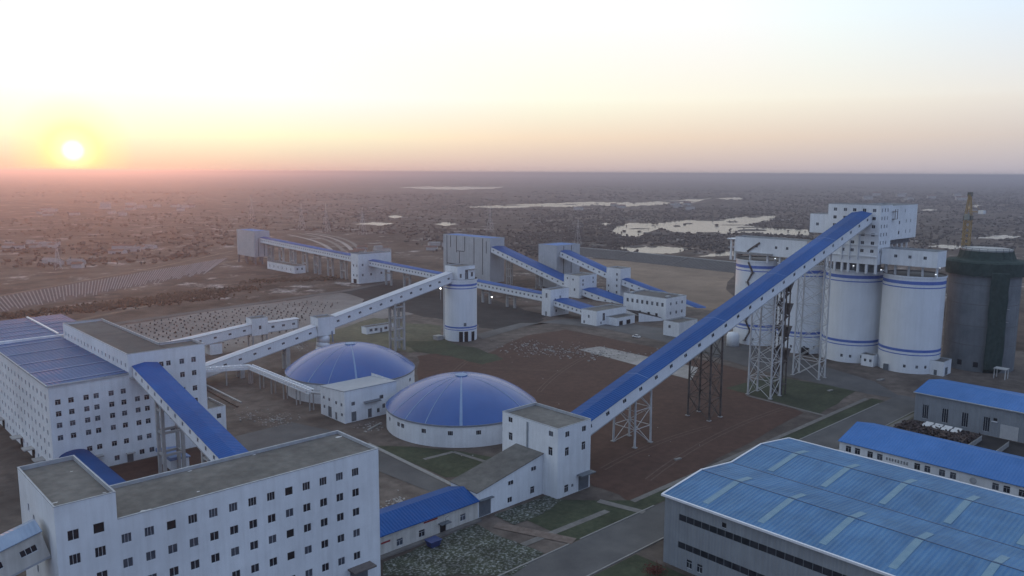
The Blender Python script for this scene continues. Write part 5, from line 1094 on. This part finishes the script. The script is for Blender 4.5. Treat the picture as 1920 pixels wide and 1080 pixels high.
for yy, lab in ((83.2, 'short white slatted fence across the scrap yard, beside the scrap heap'), (75.0, 'short white slatted fence across the scrap yard, on the far side of the vehicle door')):
    t = thing('slatted_fence', lab, 'fence', (292, yy, 0))
    for k in range(9): x = 286+k*1.55; box_part('slat', CONCL, t, x-.55, x+.55, yy-.08, yy+.08, .1, 1.9)
    bar(t, 'rail', (285.2, yy+.12, 1.4), (299, yy+.12, 1.4), .07, CONCL, square=True)
# ================================================================ odds and ends
car = thing('parked_car', 'small white car parked on the yard road by the porch building', 'car', (349.6, 271.2, .15))
mb = MB(); mb.hexa([(348.6, 268.8, .45), (350.4, 268.8, .45), (350.4, 273.4, .45), (348.6, 273.4, .45), (348.65, 268.9, 1.05), (350.35, 268.9, 1.05), (350.35, 273.3, 1.0), (348.65, 273.3, 1.0)]); mb.build('body', CARW, car)
mb = MB(); mb.hexa([(348.7, 269.6, 1.0), (350.3, 269.6, 1.0), (350.3, 272.6, 1.0), (348.7, 272.6, 1.0), (348.9, 270.1, 1.6), (350.1, 270.1, 1.6), (350.1, 271.8, 1.6), (348.9, 271.8, 1.6)]); mb.build('cabin', GLASS, car); box_part('cabin_roof', CARW, car, 348.88, 350.12, 270.05, 271.85, 1.58, 1.66)
for x in (348.62, 350.2):
    for y in (269.7, 272.5): bar(car, 'wheel', (x, y, .47), (x+.2, y, .47), .33, TYRE, 12)
sl = MB(); sl.box(187, 190.5, 143, 145, .1, .6); sl.top('concrete_slab', CONCL, 'pale slab lying on the brown soil near the verge path', 'slab') if False else None
for p, s, lab in ((at(1270, 862), 1.3, 'short pale plank lying on the brown soil by the warehouse road'), (at(1556, 733), 1.5, 'small pale slab on the green lawn before the silos'), (at(1650, 713), 2.2, 'pale slab lying by the road in front of the silos'), (at(1210, 697), 1.2, 'pale block on the brown soil under the great conveyor')):
    mb = MB(); mb.hexa([(p.x-s, p.y-s*.3, .1), (p.x+s, p.y-s*.5, .1), (p.x+s, p.y+s*.2, .1), (p.x-s, p.y+s*.4, .1), (p.x-s, p.y-s*.3, .5), (p.x+s, p.y-s*.5, .5), (p.x+s, p.y+s*.2, .4), (p.x-s, p.y+s*.4, .5)]); mb.top('loose_slab', KERB, lab, 'slab')
def floodlight(p, lab, z, s=.55):
    t = thing('floodlight', lab, 'floodlight', (p.x, p.y, 0)); bar(t, 'pole', (p.x, p.y, -.1), (p.x, p.y, z), .14, STEEL, 6)
    box_part('housing', DOORM, t, p.x-.5, p.x+.5, p.y-.6, p.y+.6, z+s*1.6, z+s*1.6+.25); box_part('lamp', LAMPM, t, p.x-s*.8, p.x+s*.8, p.y-s, p.y+s, z, z+s*1.6)
pf = at(826, 539, 9); floodlight(pf, 'lit floodlight on a pole beside the slim silo', 8, .4)
pf = at(922, 555, 3); floodlight(pf, 'lit low floodlight under the gallery behind the slim silo', 2, .4)
# shrub with red leaves at the warehouse corner
rb = thing('red_shrub', 'red-leaved shrub beside the corner of the grey warehouse', 'shrub', (at(1228, 1074).x, at(1228, 1074).y, 0)); rnd = random.Random(2); lf = MB(); c = rb.location
for k in range(7): bar(rb, 'stem', (c.x, c.y, 0), (c.x+rnd.uniform(-1, 1), c.y+rnd.uniform(-1, 1), 1.2), .04, BARK, 4)
for k in range(700):
    p = Vector((c.x+rnd.gauss(0, 1.2), c.y+rnd.gauss(0, 1.2), abs(rnd.gauss(.7, .45)))); d = Vector((rnd.gauss(0, 1), rnd.gauss(0, 1), rnd.gauss(0, 1))).normalized()*.16; e = d.orthogonal().normalized()*.1; lf.poly([p-d, p+e, p+d, p-e])
lf.build('leaves', REDL, rb)
# power pylons on the plain
def pylon(x, ybase, h, lab):
    p = at(x, ybase); t = thing('power_pylon', lab, 'pylon', (p.x, p.y, 0), 'power pylons on the plain'); w = h*.11; r = .07+h*.0016
    def q(i, z): sx, sy = ((-1, -1), (1, -1), (1, 1), (-1, 1))[i % 4]; k = w*(1-.86*min(1, z/h/.75)); return Vector((p.x+sx*k, p.y+sy*k, z))
    for i in range(4):
        bar(t, 'leg', q(i, 0), q(i, h*.75), r, STEEL, 4); bar(t, 'upper_leg', q(i, h*.75), Vector((p.x, p.y, h)), r*.8, STEEL, 4)
        for k in range(5): bar(t, 'brace', q(i, h*.75*k/5), q(i+1, h*.75*(k+1)/5), r*.7, STEEL, 4)
    l_ = Vector((rt0.x, rt0.y, 0))
    for z, s in ((.72, .16), (.82, .2), (.92, .14)): bar(t, 'cross_arm', Vector((p.x, p.y, h*z))-l_*h*s, Vector((p.x, p.y, h*z))+l_*h*s, r, STEEL, 4)
pylon(1083, 462, 34, 'lattice power pylon standing between the embankment and the water'); pylon(566, 432, 42, 'lattice power pylon on the plain beyond the curved sidings'); pylon(612, 436, 44, 'lattice power pylon on the plain nearest the curved sidings'); pylon(680, 440, 40, 'lattice power pylon on the plain behind the junction house'); pylon(919, 436, 40, 'lattice power pylon on the plain behind the panelled hall'); pylon(109, 505, 26, 'short power pylon beside the far village houses'); pylon(472, 415, 44, 'faint power pylon behind the loading tower')
# village houses far across the plain
rnd = random.Random(14); HR = [material('far_roof_red', (.12, .07, .055), (.17, .10, .08), .05, .9), material('far_roof_grey', (.16, .15, .15), (.22, .21, .21), .05, .9)]
hv = {}
def house(p, w, d, h, rz, lab, group):
    t = thing('farmhouse', lab, 'house', (p.x, p.y, 0), group); t.rotation_euler.z = rz
    for nm, mat_ in (('wall', HOUSE), ('roof', HR[rnd.randrange(2)])):
        mb = MB()
        if nm == 'wall': mb.box(-w/2, w/2, -d/2, d/2, -.1, h); mb.poly([(-w/2, -d/2, h), (-w/2, 0, h*1.45), (-w/2, d/2, h)]); mb.poly([(w/2, -d/2, h), (w/2, d/2, h), (w/2, 0, h*1.45)])
        else: mb.poly([(-w/2-.4, -d/2-.5, h*.97), (w/2+.4, -d/2-.5, h*.97), (w/2+.4, 0, h*1.48), (-w/2-.4, 0, h*1.48)]); mb.poly([(-w/2-.4, d/2+.5, h*.97), (-w/2-.4, 0, h*1.48), (w/2+.4, 0, h*1.48), (w/2+.4, d/2+.5, h*.97)])
        o = mb.build(nm, mat_); o.parent = t
for bx, by, n, sp, lab, grp in ((60, 462, 9, 60, 'pale farmhouse of the village among trees beyond the row field', 'village beyond the row field'), (120, 497, 5, 40, 'pale farm building beside the short pylon', 'farm by the short pylon'), (245, 470, 7, 40, 'pale farmhouse in the hamlet beyond the dirt tracks', 'hamlet beyond the tracks'),
                         (690, 474, 8, 34, 'pale low shed beyond the junction house', 'sheds beyond the junction house'), (300, 390, 10, 120, 'tiny pale farmhouse far out on the plain below the sun', 'far farms below the sun'), (150, 400, 8, 90, 'tiny pale house in the far village under the sun', 'far village under the sun'), (820, 466, 4, 30, 'pale low shed behind the slim silo', 'sheds behind the slim silo'), (1690, 370, 8, 130, 'tiny pale house far behind the headhouse', 'far houses behind the headhouse'), (1180, 390, 8, 140, 'tiny pale house among woods near the wide water', 'far houses near the water')):
    for k in range(n):
        c = at(bx+rnd.uniform(-sp, sp)*.9, by+rnd.uniform(-6, 6)); f_ = max(1, c.length/1400); house(c, rnd.uniform(9, 16)*f_, rnd.uniform(6, 8)*f_, rnd.uniform(3, 4.2)*f_, HEAD-math.pi/2+rnd.uniform(-.5, .5), lab, grp)

# ---------------------------------------------------------------- evening haze over the plain
mb = MB(); mb.box(-S-200, S+200, -S-200, S+200, -12, 96)
hz = mb.build('haze', None) if False else None
me = bpy.data.meshes.new('haze'); me.from_pydata(mb.v, [], mb.f)
hzm = bpy.data.materials.new('evening_haze'); hzm.use_nodes = True; hn = hzm.node_tree; hn.nodes.clear()
pv = hn.nodes.new('ShaderNodeVolumePrincipled'); ho = hn.nodes.new('ShaderNodeOutputMaterial'); hn.links.new(pv.outputs[0], ho.inputs['Volume'])
pv.inputs['Density'].default_value = 2.2e-4; pv.inputs['Anisotropy'].default_value = .75; pv.inputs['Color'].default_value = (.55, .57, .70, 1)
me.materials.append(hzm); hz = bpy.data.objects.new('haze', me); COL.objects.link(hz); hz['kind'] = 'stuff'
